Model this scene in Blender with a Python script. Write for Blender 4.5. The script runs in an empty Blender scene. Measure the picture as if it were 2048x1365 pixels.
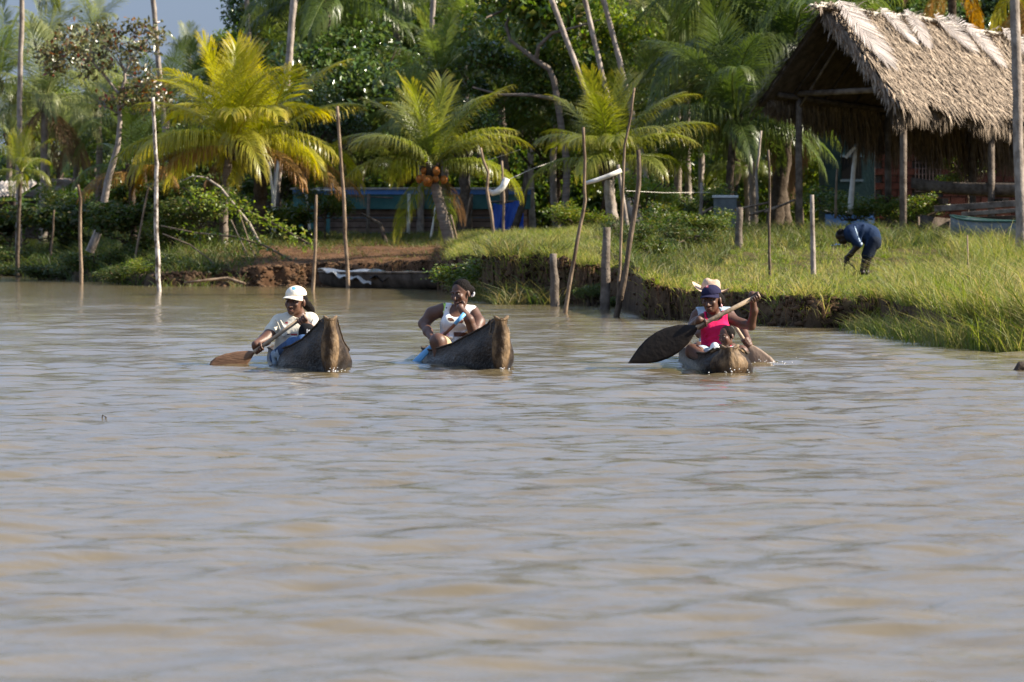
import bpy, math, random
import numpy as np
from mathutils import Vector, Matrix
R = math.radians
random.seed(7); rng = np.random.default_rng(11)
SC = bpy.context.scene
COL = SC.collection

# ------------------------------------------------------------------ camera, sky, sun, exposure
F, HZ, EYE = 9000.0, 445.0, 1.36            # focal length in photo pixels, horizon row, eye height above the water
cam_d = bpy.data.cameras.new('camera'); cam = bpy.data.objects.new('camera', cam_d); COL.objects.link(cam)
cam.location = (0, 0, EYE); cam.rotation_euler = (R(90), 0, 0)
cam_d.sensor_width = 36; cam_d.lens = F/2048*36; cam_d.shift_y = -(682.5-HZ)/2048
cam_d.clip_start = 0.5; cam_d.clip_end = 3000
cam_d.dof.use_dof = True; cam_d.dof.focus_distance = 43; cam_d.dof.aperture_fstop = 6.5
SC.camera = cam

SUN_AZ, SUN_EL = R(88), R(34)               # azimuth clockwise from the camera's back to the sun
to_sun = Vector((math.sin(SUN_AZ)*math.cos(SUN_EL), -math.cos(SUN_AZ)*math.cos(SUN_EL), math.sin(SUN_EL)))
world = bpy.data.worlds.new('World'); SC.world = world; world.use_nodes = True
nt = world.node_tree; nt.nodes.clear()
def N(nt, t, **kw):
    n = nt.nodes.new(t)
    for k, v in kw.items(): setattr(n, k, v)
    return n
out = N(nt, 'ShaderNodeOutputWorld'); bg = N(nt, 'ShaderNodeBackground'); sky = N(nt, 'ShaderNodeTexSky')
sky.sky_type = 'NISHITA'; sky.sun_disc = False; sky.sun_elevation = SUN_EL
sky.sun_rotation = math.atan2(to_sun.x, to_sun.y); sky.air_density = 1.0; sky.dust_density = 1.0; sky.ozone_density = 1.5
tc = N(nt, 'ShaderNodeTexCoord'); mp = N(nt, 'ShaderNodeMapping'); mp.inputs['Scale'].default_value = (1.6, 1.6, 6.0)
nz = N(nt, 'ShaderNodeTexNoise'); nz.inputs['Scale'].default_value = 1.3; nz.inputs['Detail'].default_value = 6
nt.links.new(tc.outputs['Generated'], mp.inputs[0]); nt.links.new(mp.outputs[0], nz.inputs['Vector'])
cr = N(nt, 'ShaderNodeValToRGB'); cr.color_ramp.elements[0].position = .3; cr.color_ramp.elements[1].position = .72
cr.color_ramp.elements[0].color = (1.2, 1.66, 2.65, 1); cr.color_ramp.elements[1].color = (1.6, 2.05, 3.0, 1)   # slate rain cloud low down
nt.links.new(nz.outputs['Fac'], cr.inputs[0])
mx = N(nt, 'ShaderNodeMixRGB'); mx.inputs[0].default_value = .84
c2_ = N(nt, 'ShaderNodeValToRGB'); c2_.color_ramp.elements[0].position = .3; c2_.color_ramp.elements[1].position = .72
c2_.color_ramp.elements[0].color = (2.3, 3.4, 5.6, 1); c2_.color_ramp.elements[1].color = (2.95, 4.05, 6.2, 1); nt.links.new(nz.outputs['Fac'], c2_.inputs[0])   # thinner bright cloud higher up
sx = N(nt, 'ShaderNodeSeparateXYZ'); nt.links.new(tc.outputs['Generated'], sx.inputs[0]); mr = N(nt, 'ShaderNodeMapRange'); mr.interpolation_type = 'SMOOTHSTEP'
mr.inputs[1].default_value = .03; mr.inputs[2].default_value = .26; nt.links.new(sx.outputs['Z'], mr.inputs[0])
m0 = N(nt, 'ShaderNodeMixRGB'); nt.links.new(mr.outputs[0], m0.inputs[0]); nt.links.new(cr.outputs[0], m0.inputs[1]); nt.links.new(c2_.outputs[0], m0.inputs[2])
nt.links.new(sky.outputs[0], mx.inputs[1]); nt.links.new(m0.outputs[0], mx.inputs[2])
nt.links.new(mx.outputs[0], bg.inputs[0]); bg.inputs[1].default_value = 0.066
nt.links.new(bg.outputs[0], out.inputs[0])

sun_d = bpy.data.lights.new('sun', 'SUN'); sun = bpy.data.objects.new('sun', sun_d); COL.objects.link(sun)
sun_d.energy = 5.0; sun_d.angle = R(0.5); sun_d.color = (1.0, .905, .755)
sun.rotation_euler = (-to_sun).to_track_quat('-Z', 'Y').to_euler(); sun.location = to_sun*60
SC.view_settings.view_transform = 'Standard'; SC.view_settings.look = 'None'
SC.view_settings.gamma = 1; SC.view_settings.exposure = 1.36; SC.view_settings.use_curve_mapping = False
SC.render.engine = 'CYCLES'
SC.cycles.use_denoising = True; SC.cycles.max_bounces = 8; SC.cycles.transparent_max_bounces = 8
SC.cycles.caustics_reflective = False; SC.cycles.caustics_refractive = False

# ------------------------------------------------------------------ helpers
def at(px, py, d):                           # photo pixel + distance -> world point
    return Vector(((px-1024)/F*d, d, EYE-(py-HZ)/F*d))
def nrm(v):
    v = np.asarray(v, float); return v/np.maximum(np.linalg.norm(v, axis=-1, keepdims=True), 1e-9)
def tag(o, label=None, cat=None, group=None, kind=None):
    if label: o['label'] = label
    if cat: o['category'] = cat
    if group: o['group'] = group
    if kind: o['kind'] = kind
    return o
def empty(name, loc, label=None, cat=None, group=None):
    o = bpy.data.objects.new(name, None); COL.objects.link(o); o.location = loc
    o.empty_display_size = .2
    return tag(o, label, cat, group)
def wloc(o):
    v = Vector((0, 0, 0))
    while o is not None: v = v + o.location; o = o.parent
    return v
def link(name, me, parent=None, mat=None, smooth=False):
    if mat is not None and not me.materials:
        for m in (mat if isinstance(mat, (list, tuple)) else [mat]): me.materials.append(m)
    o = bpy.data.objects.new(name, me); COL.objects.link(o)
    if parent is not None: o.parent = parent
    if smooth: me.polygons.foreach_set('use_smooth', np.ones(len(me.polygons), bool))
    return o
def np_mesh(name, V, quads=None, tris=None, col=None):
    V = np.asarray(V, np.float32); me = bpy.data.meshes.new(name)
    q = np.zeros((0, 4), np.int32) if quads is None else np.asarray(quads, np.int32).reshape(-1, 4)
    t = np.zeros((0, 3), np.int32) if tris is None else np.asarray(tris, np.int32).reshape(-1, 3)
    me.vertices.add(len(V)); me.vertices.foreach_set('co', V.ravel())
    nl = q.size + t.size; me.loops.add(nl); me.loops.foreach_set('vertex_index', np.concatenate([q.ravel(), t.ravel()]))
    me.polygons.add(len(q)+len(t))
    me.polygons.foreach_set('loop_start', np.concatenate([np.arange(len(q))*4, q.size+np.arange(len(t))*3]).astype(np.int32))
    if col is not None:
        a = me.color_attributes.new('tone', 'FLOAT_COLOR', 'POINT')
        c = np.ones((len(V), 4), np.float32); c[:, :3] = np.asarray(col, np.float32).reshape(-1, 3) if np.ndim(col) == 2 else np.repeat(np.asarray(col, np.float32)[:, None], 3, 1)
        a.data.foreach_set('color', c.ravel())
    me.update(calc_edges=True); me.validate()
    return me
class MB:                                     # collects polygons in world coordinates
    def __init__(s): s.v = []; s.f = []
    def add(s, vs, fs):
        k = len(s.v); s.v += [tuple(v) for v in vs]; s.f += [tuple(i+k for i in f) for f in fs]; return s
    def tube(s, pts, rad, n=8, cap=True, ring=None):
        pts = [Vector(p) for p in pts]; m = len(pts)
        rad = [rad]*m if not hasattr(rad, '__len__') else rad
        vs = []; prev = None
        for i, p in enumerate(pts):
            t = (pts[min(i+1, m-1)]-pts[max(i-1, 0)]).normalized()
            if prev is None:
                ref = Vector((0, 1, 0)) if abs(t.y) < .9 else Vector((1, 0, 0)); u = t.cross(ref).normalized()
            else: u = (prev - t*prev.dot(t)).normalized()
            prev = u; w = t.cross(u)
            for k in range(n):
                a = 2*math.pi*k/n; r = rad[i]*(1+(ring(i, k) if ring else 0))
                vs.append(p+u*(math.cos(a)*r)+w*(math.sin(a)*r))
        fs = [(i*n+k, i*n+(k+1) % n, (i+1)*n+(k+1) % n, (i+1)*n+k) for i in range(m-1) for k in range(n)]
        if cap: fs += [tuple(range(n-1, -1, -1)), tuple((m-1)*n+k for k in range(n))]
        return s.add(vs, fs)
    def beam(s, a, b, w, h, up=(0, 0, 1)):    # box from a to b
        a, b = Vector(a), Vector(b); t = (b-a).normalized(); up = Vector(up)
        x = t.cross(up).normalized()*(w/2); y = x.cross(t).normalized()*(h/2)
        vs = [p+sx*x+sy*y for p in (a, b) for sx, sy in ((-1, -1), (1, -1), (1, 1), (-1, 1))]
        return s.add(vs, [(0, 1, 2, 3), (7, 6, 5, 4), (0, 4, 5, 1), (1, 5, 6, 2), (2, 6, 7, 3), (3, 7, 4, 0)])
    def box(s, c, size):
        c = Vector(c); x, y, z = size[0]/2, size[1]/2, size[2]/2
        vs = [c+Vector((i*x, j*y, k*z)) for k in (-1, 1) for i, j in ((-1, -1), (1, -1), (1, 1), (-1, 1))]
        return s.add(vs, [(3, 2, 1, 0), (4, 5, 6, 7), (0, 1, 5, 4), (1, 2, 6, 5), (2, 3, 7, 6), (3, 0, 4, 7)])
    def build(s, name, mat, parent=None, smooth=False, bevel=0):
        o = wloc(parent) if parent is not None else Vector((0, 0, 0))
        me = bpy.data.meshes.new(name); me.from_pydata([tuple(Vector(v)-o) for v in s.v], [], s.f); me.update()
        ob = link(name, me, parent, mat, smooth)
        if bevel:
            b = ob.modifiers.new('bevel', 'BEVEL'); b.width = bevel; b.segments = 2; b.limit_method = 'ANGLE'
        return ob

# ------------------------------------------------------------------ materials
def mat(name, c, rough=.8, c2=None, scale=8.0, detail=5, bump=0.0, bscale=None, spec=.3, stretch=(1, 1, 1), tone=False, lo=.35, hi=.65, rand=0.0, c3=None, metal=0):
    m = bpy.data.materials.new(name); m.use_nodes = True; t = m.node_tree; L = t.links.new
    b = t.nodes['Principled BSDF']; b.inputs['Roughness'].default_value = rough; b.inputs['Specular IOR Level'].default_value = spec
    b.inputs['Metallic'].default_value = metal
    tc = N(t, 'ShaderNodeTexCoord'); mp = N(t, 'ShaderNodeMapping'); mp.inputs['Scale'].default_value = stretch
    L(tc.outputs['Object'], mp.inputs[0])
    src = None
    if c2 is not None:
        nz = N(t, 'ShaderNodeTexNoise'); nz.inputs['Scale'].default_value = scale; nz.inputs['Detail'].default_value = detail; nz.inputs['Roughness'].default_value = .65
        L(mp.outputs[0], nz.inputs['Vector'])
        r = N(t, 'ShaderNodeValToRGB'); e = r.color_ramp.elements
        e[0].position = lo; e[1].position = hi; e[0].color = (*c, 1); e[1].color = (*c2, 1)
        if c3 is not None:
            x = e.new((lo+hi)/2); x.color = (*c3, 1)
        L(nz.outputs['Fac'], r.inputs[0]); src = r.outputs[0]
    else:
        rg = N(t, 'ShaderNodeRGB'); rg.outputs[0].default_value = (*c, 1); src = rg.outputs[0]
    if tone:
        a = N(t, 'ShaderNodeAttribute'); a.attribute_name = 'tone'; mm = N(t, 'ShaderNodeMixRGB'); mm.blend_type = 'MULTIPLY'; mm.inputs[0].default_value = 1
        L(src, mm.inputs[1]); L(a.outputs['Color'], mm.inputs[2]); src = mm.outputs[0]
    if rand:
        oi = N(t, 'ShaderNodeObjectInfo'); h = N(t, 'ShaderNodeHueSaturation'); mr = N(t, 'ShaderNodeMapRange')
        mr.inputs[3].default_value = 1-rand; mr.inputs[4].default_value = 1+rand
        L(oi.outputs['Random'], mr.inputs[0]); L(mr.outputs[0], h.inputs['Value']); L(src, h.inputs['Color']); src = h.outputs[0]
    L(src, b.inputs['Base Color'])
    if bump:
        nb = N(t, 'ShaderNodeTexNoise'); nb.inputs['Scale'].default_value = bscale or scale*3; nb.inputs['Detail'].default_value = 6
        L(mp.outputs[0], nb.inputs['Vector']); bp = N(t, 'ShaderNodeBump'); bp.inputs['Strength'].default_value = bump; bp.inputs['Distance'].default_value = .03
        L(nb.outputs['Fac'], bp.inputs['Height']); L(bp.outputs[0], b.inputs['Normal'])
    return m
def mat_wet(*a, **k):                         # wood that is dark and shiny where the river keeps it wet
    m = mat(*a, **k); t = m.node_tree; b = t.nodes['Principled BSDF']; src = b.inputs['Base Color'].links[0].from_socket; L = t.links.new
    g = N(t, 'ShaderNodeNewGeometry'); s = N(t, 'ShaderNodeSeparateXYZ'); L(g.outputs['Position'], s.inputs[0]); nz = N(t, 'ShaderNodeTexNoise'); nz.inputs['Scale'].default_value = 9; L(g.outputs['Position'], nz.inputs['Vector'])
    ad = N(t, 'ShaderNodeMath', operation='MULTIPLY_ADD'); ad.inputs[1].default_value = -.12; L(nz.outputs['Fac'], ad.inputs[0]); L(s.outputs['Z'], ad.inputs[2])
    r = N(t, 'ShaderNodeMapRange'); r.inputs[1].default_value = -.02; r.inputs[2].default_value = .06; r.inputs[3].default_value = 1; r.inputs[4].default_value = 0; L(ad.outputs[0], r.inputs[0])
    mx = N(t, 'ShaderNodeMixRGB'); mx.blend_type = 'MULTIPLY'; mx.inputs[2].default_value = (.35, .33, .32, 1); L(r.outputs[0], mx.inputs[0]); L(src, mx.inputs[1]); L(mx.outputs[0], b.inputs['Base Color'])
    rr = N(t, 'ShaderNodeMapRange'); rr.inputs[3].default_value = b.inputs['Roughness'].default_value; rr.inputs[4].default_value = .32; L(r.outputs[0], rr.inputs[0]); L(rr.outputs[0], b.inputs['Roughness']); return m
def leaf_mat(name, c, c2, trans=.45, rough=.4, gloss=.35, tip=None, rand=.25, hue=.02):
    """two-sided leaf: base colour varies per leaf (tone.r), yellows towards the tip (tone.g) and varies per object"""
    m = bpy.data.materials.new(name); m.use_nodes = True; t = m.node_tree; L = t.links.new
    t.nodes.clear(); o = N(t, 'ShaderNodeOutputMaterial')
    a = N(t, 'ShaderNodeAttribute'); a.attribute_name = 'tone'; sp = N(t, 'ShaderNodeSeparateColor'); L(a.outputs['Color'], sp.inputs[0])
    mx = N(t, 'ShaderNodeMixRGB'); mx.inputs[1].default_value = (*c, 1); mx.inputs[2].default_value = (*c2, 1); L(sp.outputs[0], mx.inputs[0]); src = mx.outputs[0]
    if tip is not None:
        m2 = N(t, 'ShaderNodeMixRGB'); m2.inputs[2].default_value = (*tip, 1); L(src, m2.inputs[1]); L(sp.outputs[1], m2.inputs[0]); src = m2.outputs[0]
    oi = N(t, 'ShaderNodeObjectInfo'); h = N(t, 'ShaderNodeHueSaturation'); mr = N(t, 'ShaderNodeMapRange')
    mr.inputs[3].default_value = 1-rand; mr.inputs[4].default_value = 1+rand; L(oi.outputs['Random'], mr.inputs[0]); L(mr.outputs[0], h.inputs['Value'])
    mh = N(t, 'ShaderNodeMapRange'); mh.inputs[3].default_value = .5-hue; mh.inputs[4].default_value = .5+hue; L(sp.outputs[2], mh.inputs[0]); L(mh.outputs[0], h.inputs['Hue'])
    L(src, h.inputs['Color']); src = h.outputs[0]
    d = N(t, 'ShaderNodeBsdfPrincipled'); d.inputs['Roughness'].default_value = rough; d.inputs['Specular IOR Level'].default_value = gloss; L(src, d.inputs['Base Color'])
    tr = N(t, 'ShaderNodeBsdfTranslucent'); g = N(t, 'ShaderNodeHueSaturation'); g.inputs['Saturation'].default_value = 1.15; g.inputs['Value'].default_value = 1.5
    L(src, g.inputs['Color']); L(g.outputs[0], tr.inputs[0])
    ms = N(t, 'ShaderNodeMixShader'); ms.inputs[0].default_value = trans; L(d.outputs[0], ms.inputs[1]); L(tr.outputs[0], ms.inputs[2]); L(ms.outputs[0], o.inputs[0])
    return m
M = {}
M['soil'] = mat('soil', (.055, .032, .018), .95, (.14, .085, .05), 3.0, 8, .8, 14, .1, tone=True)
M['bark_pale'] = mat('bark_pale', (.17, .135, .11), .9, (.40, .34, .29), 6, 6, .5, 20, .1, stretch=(1, 1, .6), rand=.12)
M['bark_dark'] = mat('bark_dark', (.045, .032, .022), .95, (.13, .10, .075), 7, 6, .6, 20, .1, rand=.15)
M['bark_ring'] = mat('bark_ring', (.13, .10, .08), .9, (.26, .21, .17), 4, 6, .7, 12, .1, stretch=(.4, .4, 5), rand=.15)
M['stake'] = mat('stake', (.085, .055, .035), .85, (.30, .22, .15), 5, 7, .4, 30, .15, stretch=(1, 1, .5), rand=.15)
M['stake_dark'] = mat('stake_dark', (.05, .037, .027), .9, (.19, .14, .10), 6, 6, .5, 30, .1, stretch=(1, 1, .4))
M['peeled'] = mat('peeled', (.55, .5, .42), .7, (.72, .68, .6), 6, 4, .2, 20, .2)
M['wood_grey'] = mat('wood_grey', (.075, .058, .045), .9, (.22, .18, .145), 5, 6, .5, 25, .1, stretch=(1, 1, 1), rand=.15)
M['wood_dark'] = mat('wood_dark', (.035, .027, .02), .9, (.09, .07, .055), 5, 6, .5, 25, .1, rand=.15)
M['canoe'] = mat_wet('canoe', (.017, .012, .009), .6, (.095, .068, .047), 2.6, 8, .6, 14, .1, stretch=(2.5, .5, 2.5), lo=.4, hi=.75)  # hull wood, the shade on its flanks put into the colour
M['canoe_end_lit'] = mat_wet('canoe_end_lit', (.04, .024, .013), .6, (.30, .20, .11), 7, 9, .8, 22, .2, stretch=(1, 1, .55), lo=.40, hi=.66)  # same hull wood, lighter: sunlight on the bow put into the colour
M['thatch'] = mat('thatch', (.105, .074, .05), .85, (.34, .27, .20), 9, 5, 0, None, .2, tone=True, lo=.3, hi=.7)
M['dryfrond'] = leaf_mat('dryfrond', (.22, .185, .165), (.48, .425, .39), trans=.15, rough=.5, gloss=.3, rand=.1, hue=.01)
M['g_coco'] = leaf_mat('g_coco', (.075, .12, .016), (.15, .19, .025), tip=(.32, .27, .05), trans=.42, rough=.35, gloss=.45)
M['g_yel'] = leaf_mat('g_yel', (.24, .27, .018), (.38, .38, .03), tip=(.48, .36, .05), trans=.45, rough=.35, gloss=.4)
M['g_orange'] = leaf_mat('g_orange', (.20, .12, .025), (.33, .19, .04), tip=(.38, .17, .05), trans=.35, rough=.5, gloss=.3)
M['g_dark'] = leaf_mat('g_dark', (.035, .068, .014), (.085, .125, .025), tip=(.13, .15, .04), trans=.4, rough=.35, gloss=.45)
M['g_mid'] = leaf_mat('g_mid', (.055, .095, .018), (.115, .16, .03), tip=(.22, .22, .06), trans=.42, rough=.35, gloss=.45)
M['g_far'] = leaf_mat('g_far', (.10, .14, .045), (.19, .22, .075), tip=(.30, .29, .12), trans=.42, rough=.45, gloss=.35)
M['g_dead'] = leaf_mat('g_dead', (.10, .06, .035), (.20, .12, .06), tip=(.26, .16, .09), trans=.3, rough=.7, gloss=.2)
M['l_gloss'] = leaf_mat('l_gloss', (.045, .08, .018), (.095, .14, .03), trans=.22, rough=.22, gloss=.7, tip=(.10, .10, .03))
M['l_mid'] = leaf_mat('l_mid', (.055, .095, .016), (.12, .165, .028), trans=.38, rough=.35, gloss=.5, tip=(.20, .18, .04))
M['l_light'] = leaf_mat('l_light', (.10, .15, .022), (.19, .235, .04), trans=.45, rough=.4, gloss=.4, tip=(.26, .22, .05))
M['l_red'] = leaf_mat('l_red', (.085, .095, .035), (.18, .15, .065), trans=.3, rough=.3, gloss=.6, tip=(.22, .055, .02), hue=.03)
M['l_bush'] = leaf_mat('l_bush', (.036, .062, .014), (.085, .115, .026), trans=.35, rough=.45, gloss=.35, tip=(.12, .10, .03))
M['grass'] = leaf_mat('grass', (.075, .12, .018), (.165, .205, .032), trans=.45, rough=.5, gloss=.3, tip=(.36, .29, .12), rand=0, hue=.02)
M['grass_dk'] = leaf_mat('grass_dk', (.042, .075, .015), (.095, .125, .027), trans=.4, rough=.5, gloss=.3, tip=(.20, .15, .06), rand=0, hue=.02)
M['skin'] = mat('skin', (.085, .038, .022), .5, (.11, .05, .03), 12, 3, .1, 60, .45)
M['skin_w1'] = mat('skin_w1', (.095, .042, .024), .48, (.12, .055, .032), 12, 3, .1, 60, .45)
M['skin_dk'] = mat('skin_dk', (.016, .010, .008), .5, (.022, .014, .011), 12, 3, 0, None, .35)
M['hair'] = mat('hair', (.005, .004, .0035), .8, (.010, .007, .006), 40, 3, .6, 80, .12)
def cloth(name, c, d=.85, **k): return mat(name, tuple(x*d for x in c), .9, c, 10, 4, .35, 22, .1, **k)
# ------------------------------------------------------------------ terrain
def wl(px, py):                               # a point on the waterline seen at (px, py)
    d = F*EYE/(py-HZ); return ((px-1024)/F*d, d)
shore = [(-60, 165), (-40, 150), wl(-300, 541), wl(0, 550), wl(170, 562), wl(310, 573), wl(500, 573), wl(690, 573), wl(860, 575), wl(915, 590), wl(1000, 605), wl(1100, 607),
         wl(1200, 611), (1.78, 72.5), (1.90, 64.6), wl(1480, 648), wl(1600, 655), (4.72, 56.8), (4.95, 49.5), (5.5, 47.4), (7, 46.5), (30, 40), (80, 30)]
SX = np.array([p[0] for p in shore]); SY = np.array([p[1] for p in shore])
def Ys(x): return np.interp(x, SX, SY)
TX = [-60, -13, -8, -5.6, -3.5, -1.5, -.8, .6, 1.5]
T0 = [.15, .15, .18, .38, .48, .52, .75, .78, .6]
T6 = [.5, .55, .65, .76, .78, .80, .84, .88, .90]
T14 = [.8, .8, .9, .98, 1.0, 1.0, 1.0, 1.04, 1.12]
RY = [40, 46, 57, 62, 80, 86, 92, 110]; RZ = [.22, .25, .38, .42, .47, .72, 1.02, 1.10]
def sstep(a, b, x):
    t = np.clip((x-a)/(b-a), 0, 1); return t*t*(3-2*t)
def wob(x, y, f, seed=0):                     # cheap smooth noise
    r = np.random.default_rng(seed); s = 0*x
    for k in range(7):
        a = r.uniform(0, 6.28); q = f*r.uniform(.6, 1.9); s = s + np.sin((x*np.cos(a)+y*np.sin(a))*q*6.28+r.uniform(0, 6.28))
    return s/7
def ground(x, y, detail=True):
    x = np.asarray(x, float); y = np.asarray(y, float)
    s = y - Ys(x) + .75*wob(x, y, .30, 4) + .35*wob(x, y, 1.0, 5) + .10*wob(x, y, 3.2, 6)
    h0 = np.interp(x, TX, T0); h6 = np.interp(x, TX, T6); h14 = np.interp(x, TX, T14)
    left = np.where(s < 6, h0+(h6-h0)*np.clip((s-.3)/5.7, 0, 1), np.where(s < 14, h6+(h14-h6)*(s-6)/8, h14+(1.1-h14)*np.clip((s-14)/16, 0, 1)))
    right = np.interp(y, RY, RZ)
    b = sstep(1.6, 2.3, x); land = left*(1-b)+right*b
    if detail: land = land*(1+.22*wob(x, y, .6, 9)*np.exp(-np.clip(s, 0, 9)/1.2)) + .06*wob(x, y, .25, 1)*np.clip(s/3, 0, 1) + .035*wob(x, y, .9, 2)
    z = np.where(s < 0, np.maximum(s*.9, -1.6)-.12, -.12 + (land+.12)*sstep(0, .42, s))
    return z
def gz(x, y): return float(ground(np.array([x]), np.array([y]))[0])
xs = np.concatenate([np.linspace(-60, -20, 30, endpoint=False), np.arange(-20, 12, .075), np.linspace(12, 80, 40)])
so = np.concatenate([[-6, -3, -1.8, -1.2], np.linspace(-.9, 1.2, 42), np.geomspace(1.3, 60, 66), [80, 120, 200, 350]])
X, S = np.meshgrid(xs, so); Y = Ys(X)+S*np.where(S > 60, 1, 1); Z = ground(X, Y)
# crumbled clods on the cut faces
zt = ground(X, Ys(X)+np.maximum(S, 0)+1.0); face = np.exp(-((Z-.5*zt)/(.45*zt+.02))**2)*(S < 1.4)
Y = Y + face*(.16*wob(X*1.5, Z*3, 1.1, 20)+.10*wob(X*3.2, Z*7, 1.1, 21)+.06*wob(X*8, Z*14, 1.1, 22)); Z = Z + face*.06*wob(X*5, S*6, 1, 23)*(Z > .05)
nx, ns = len(xs), len(so); idx = np.arange(nx*ns).reshape(ns, nx)
Q = np.stack([idx[:-1, :-1], idx[:-1, 1:], idx[1:, 1:], idx[1:, :-1]], -1).reshape(-1, 4)
# soil colour: red-brown bare earth in the middle, darker wet foot, leaf litter elsewhere
bare = sstep(-7.2, -5.2, X)*(1-sstep(-1.0, -.4, X))*(1-sstep(7, 12, S))
n1 = .5+.5*wob(X, Y, .5, 31); n2 = .5+.5*wob(X, Y, 2.3, 32)
base = np.stack([.75+.3*n1, .80+.3*n1, .80+.2*n2], -1); red = np.stack([.85+.45*n2, .78+.35*n2, .72+.3*n2], -1)
litter = np.stack([.55+.3*n2, .75+.35*n1, .45+.2*n2], -1)
flat = sstep(.5, 1.5, S)[..., None]; c = base*(1-flat)+litter*flat; c = c*(1-bare[..., None])+red*bare[..., None]
wet = (1-sstep(.02, .22, Z))[..., None]; c = c*(1-.45*wet)
ter = link('ground', np_mesh('ground', np.stack([X, Y, Z], -1).reshape(-1, 3), Q, col=c.reshape(-1, 3)), None, M['soil'], True)
tag(ter, 'muddy river bank with crumbling brown earth edge and flat ground behind', 'ground', kind='structure')

# ------------------------------------------------------------------ river
rows = [-80, -30, 0, 6, 9]; d = 11.0
while d < 175: rows.append(d); d += max(.022, .00007*d*d)
rows = np.array(rows); NC = 250
ui = np.linspace(-1, 1, NC); wv = np.random.default_rng(3)
half = (.13*np.maximum(rows, 8)+1.6)[:, None]
inner = ui[None, :]*half; outk = np.array([2.5, 6, 12, 30, 110.])
left_ = -(half+outk[::-1][None, :]); right_ = half+outk[None, :]
X = np.concatenate([left_, inner, right_], 1); Y = np.repeat(rows[:, None], X.shape[1], 1)
stepy = np.gradient(rows)[:, None]; stepx = np.gradient(X, axis=1); Z = np.zeros_like(X)
for k in range(90):
    lam = 10**wv.uniform(math.log10(.22), math.log10(2.4)); a = wv.normal(math.pi/2+.12, .42); ph = wv.uniform(0, 6.28)
    amp = .0066*lam**.95*wv.uniform(.25, 1)*(.55 if lam > 1.1 else 1)
    att = np.clip((lam/np.maximum(stepy, .3*np.abs(stepx))-2.2)/2, 0, 1)
    warp = .35*wob(X, Y, .11, 100+k % 5)*6.28/2
    p = 6.2832/lam*(X*math.cos(a)+Y*math.sin(a))+ph+warp
    env = .55+.45*np.sin(.35*X*math.cos(a*3+k)+.22*Y*math.sin(k*1.7)+k)
    Z += amp*att*env*(np.sin(p)+.22*np.sin(2*p+.6))
for cx_, cy_ in ((-1.65, 40.7), (-.1, 41.2), (1.97, 40.4), (-2.55, 42.7), (-.95, 43.7), (2.45, 43.2)):   # rings spreading from hulls and blades
    r_ = np.hypot(X-cx_, Y-cy_); Z += .011*np.exp(-(r_/.9)**2)*np.sin(6.2832*r_/.42)
edge = np.clip((1.0-np.abs(X)/(half+1e-6))/.08, 0, 1); Z *= edge; Z[:6] = 0
Z *= (.4+.6*(1-sstep(70, 100, Y)))
nx, ns = X.shape[1], X.shape[0]; idx = np.arange(nx*ns).reshape(ns, nx)
Q = np.stack([idx[:-1, :-1], idx[:-1, 1:], idx[1:, 1:], idx[1:, :-1]], -1).reshape(-1, 4)
wm = bpy.data.materials.new('river_water'); wm.use_nodes = True; t = wm.node_tree; L = t.links.new; b = t.nodes['Principled BSDF']
b.inputs['Roughness'].default_value = .07; b.inputs['IOR'].default_value = 1.333; b.inputs['Specular IOR Level'].default_value = .5
tc = N(t, 'ShaderNodeTexCoord')
nz = N(t, 'ShaderNodeTexNoise'); nz.inputs['Scale'].default_value = .18; nz.inputs['Detail'].default_value = 4
cr = N(t, 'ShaderNodeValToRGB'); cr.color_ramp.elements[0].color = (.118, .090, .046, 1); cr.color_ramp.elements[1].color = (.162, .125, .068, 1)
L(tc.outputs['Object'], nz.inputs['Vector']); L(nz.outputs['Fac'], cr.inputs[0]); L(cr.outputs[0], b.inputs['Base Color'])
mp1 = N(t, 'ShaderNodeMapping'); mp1.inputs['Scale'].default_value = (.75, 1.5, 1); mp1.inputs['Rotation'].default_value = (0, 0, R(7)); L(tc.outputs['Object'], mp1.inputs[0])
na = N(t, 'ShaderNodeTexNoise'); na.inputs['Scale'].default_value = 3.6; na.inputs['Detail'].default_value = 5; na.inputs['Roughness'].default_value = .55; na.inputs['Distortion'].default_value = .5
L(mp1.outputs[0], na.inputs['Vector'])
bp = N(t, 'ShaderNodeBump'); bp.inputs['Strength'].default_value = .40; bp.inputs['Distance'].default_value = .05; L(na.outputs['Fac'], bp.inputs['Height']); L(bp.outputs[0], b.inputs['Normal'])
wat = link('river', np_mesh('river', np.stack([X, Y, Z], -1).reshape(-1, 3), Q), None, wm, True)
tag(wat, 'wide muddy brown river with small ripples reflecting a grey blue sky', 'river', kind='structure')

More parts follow.
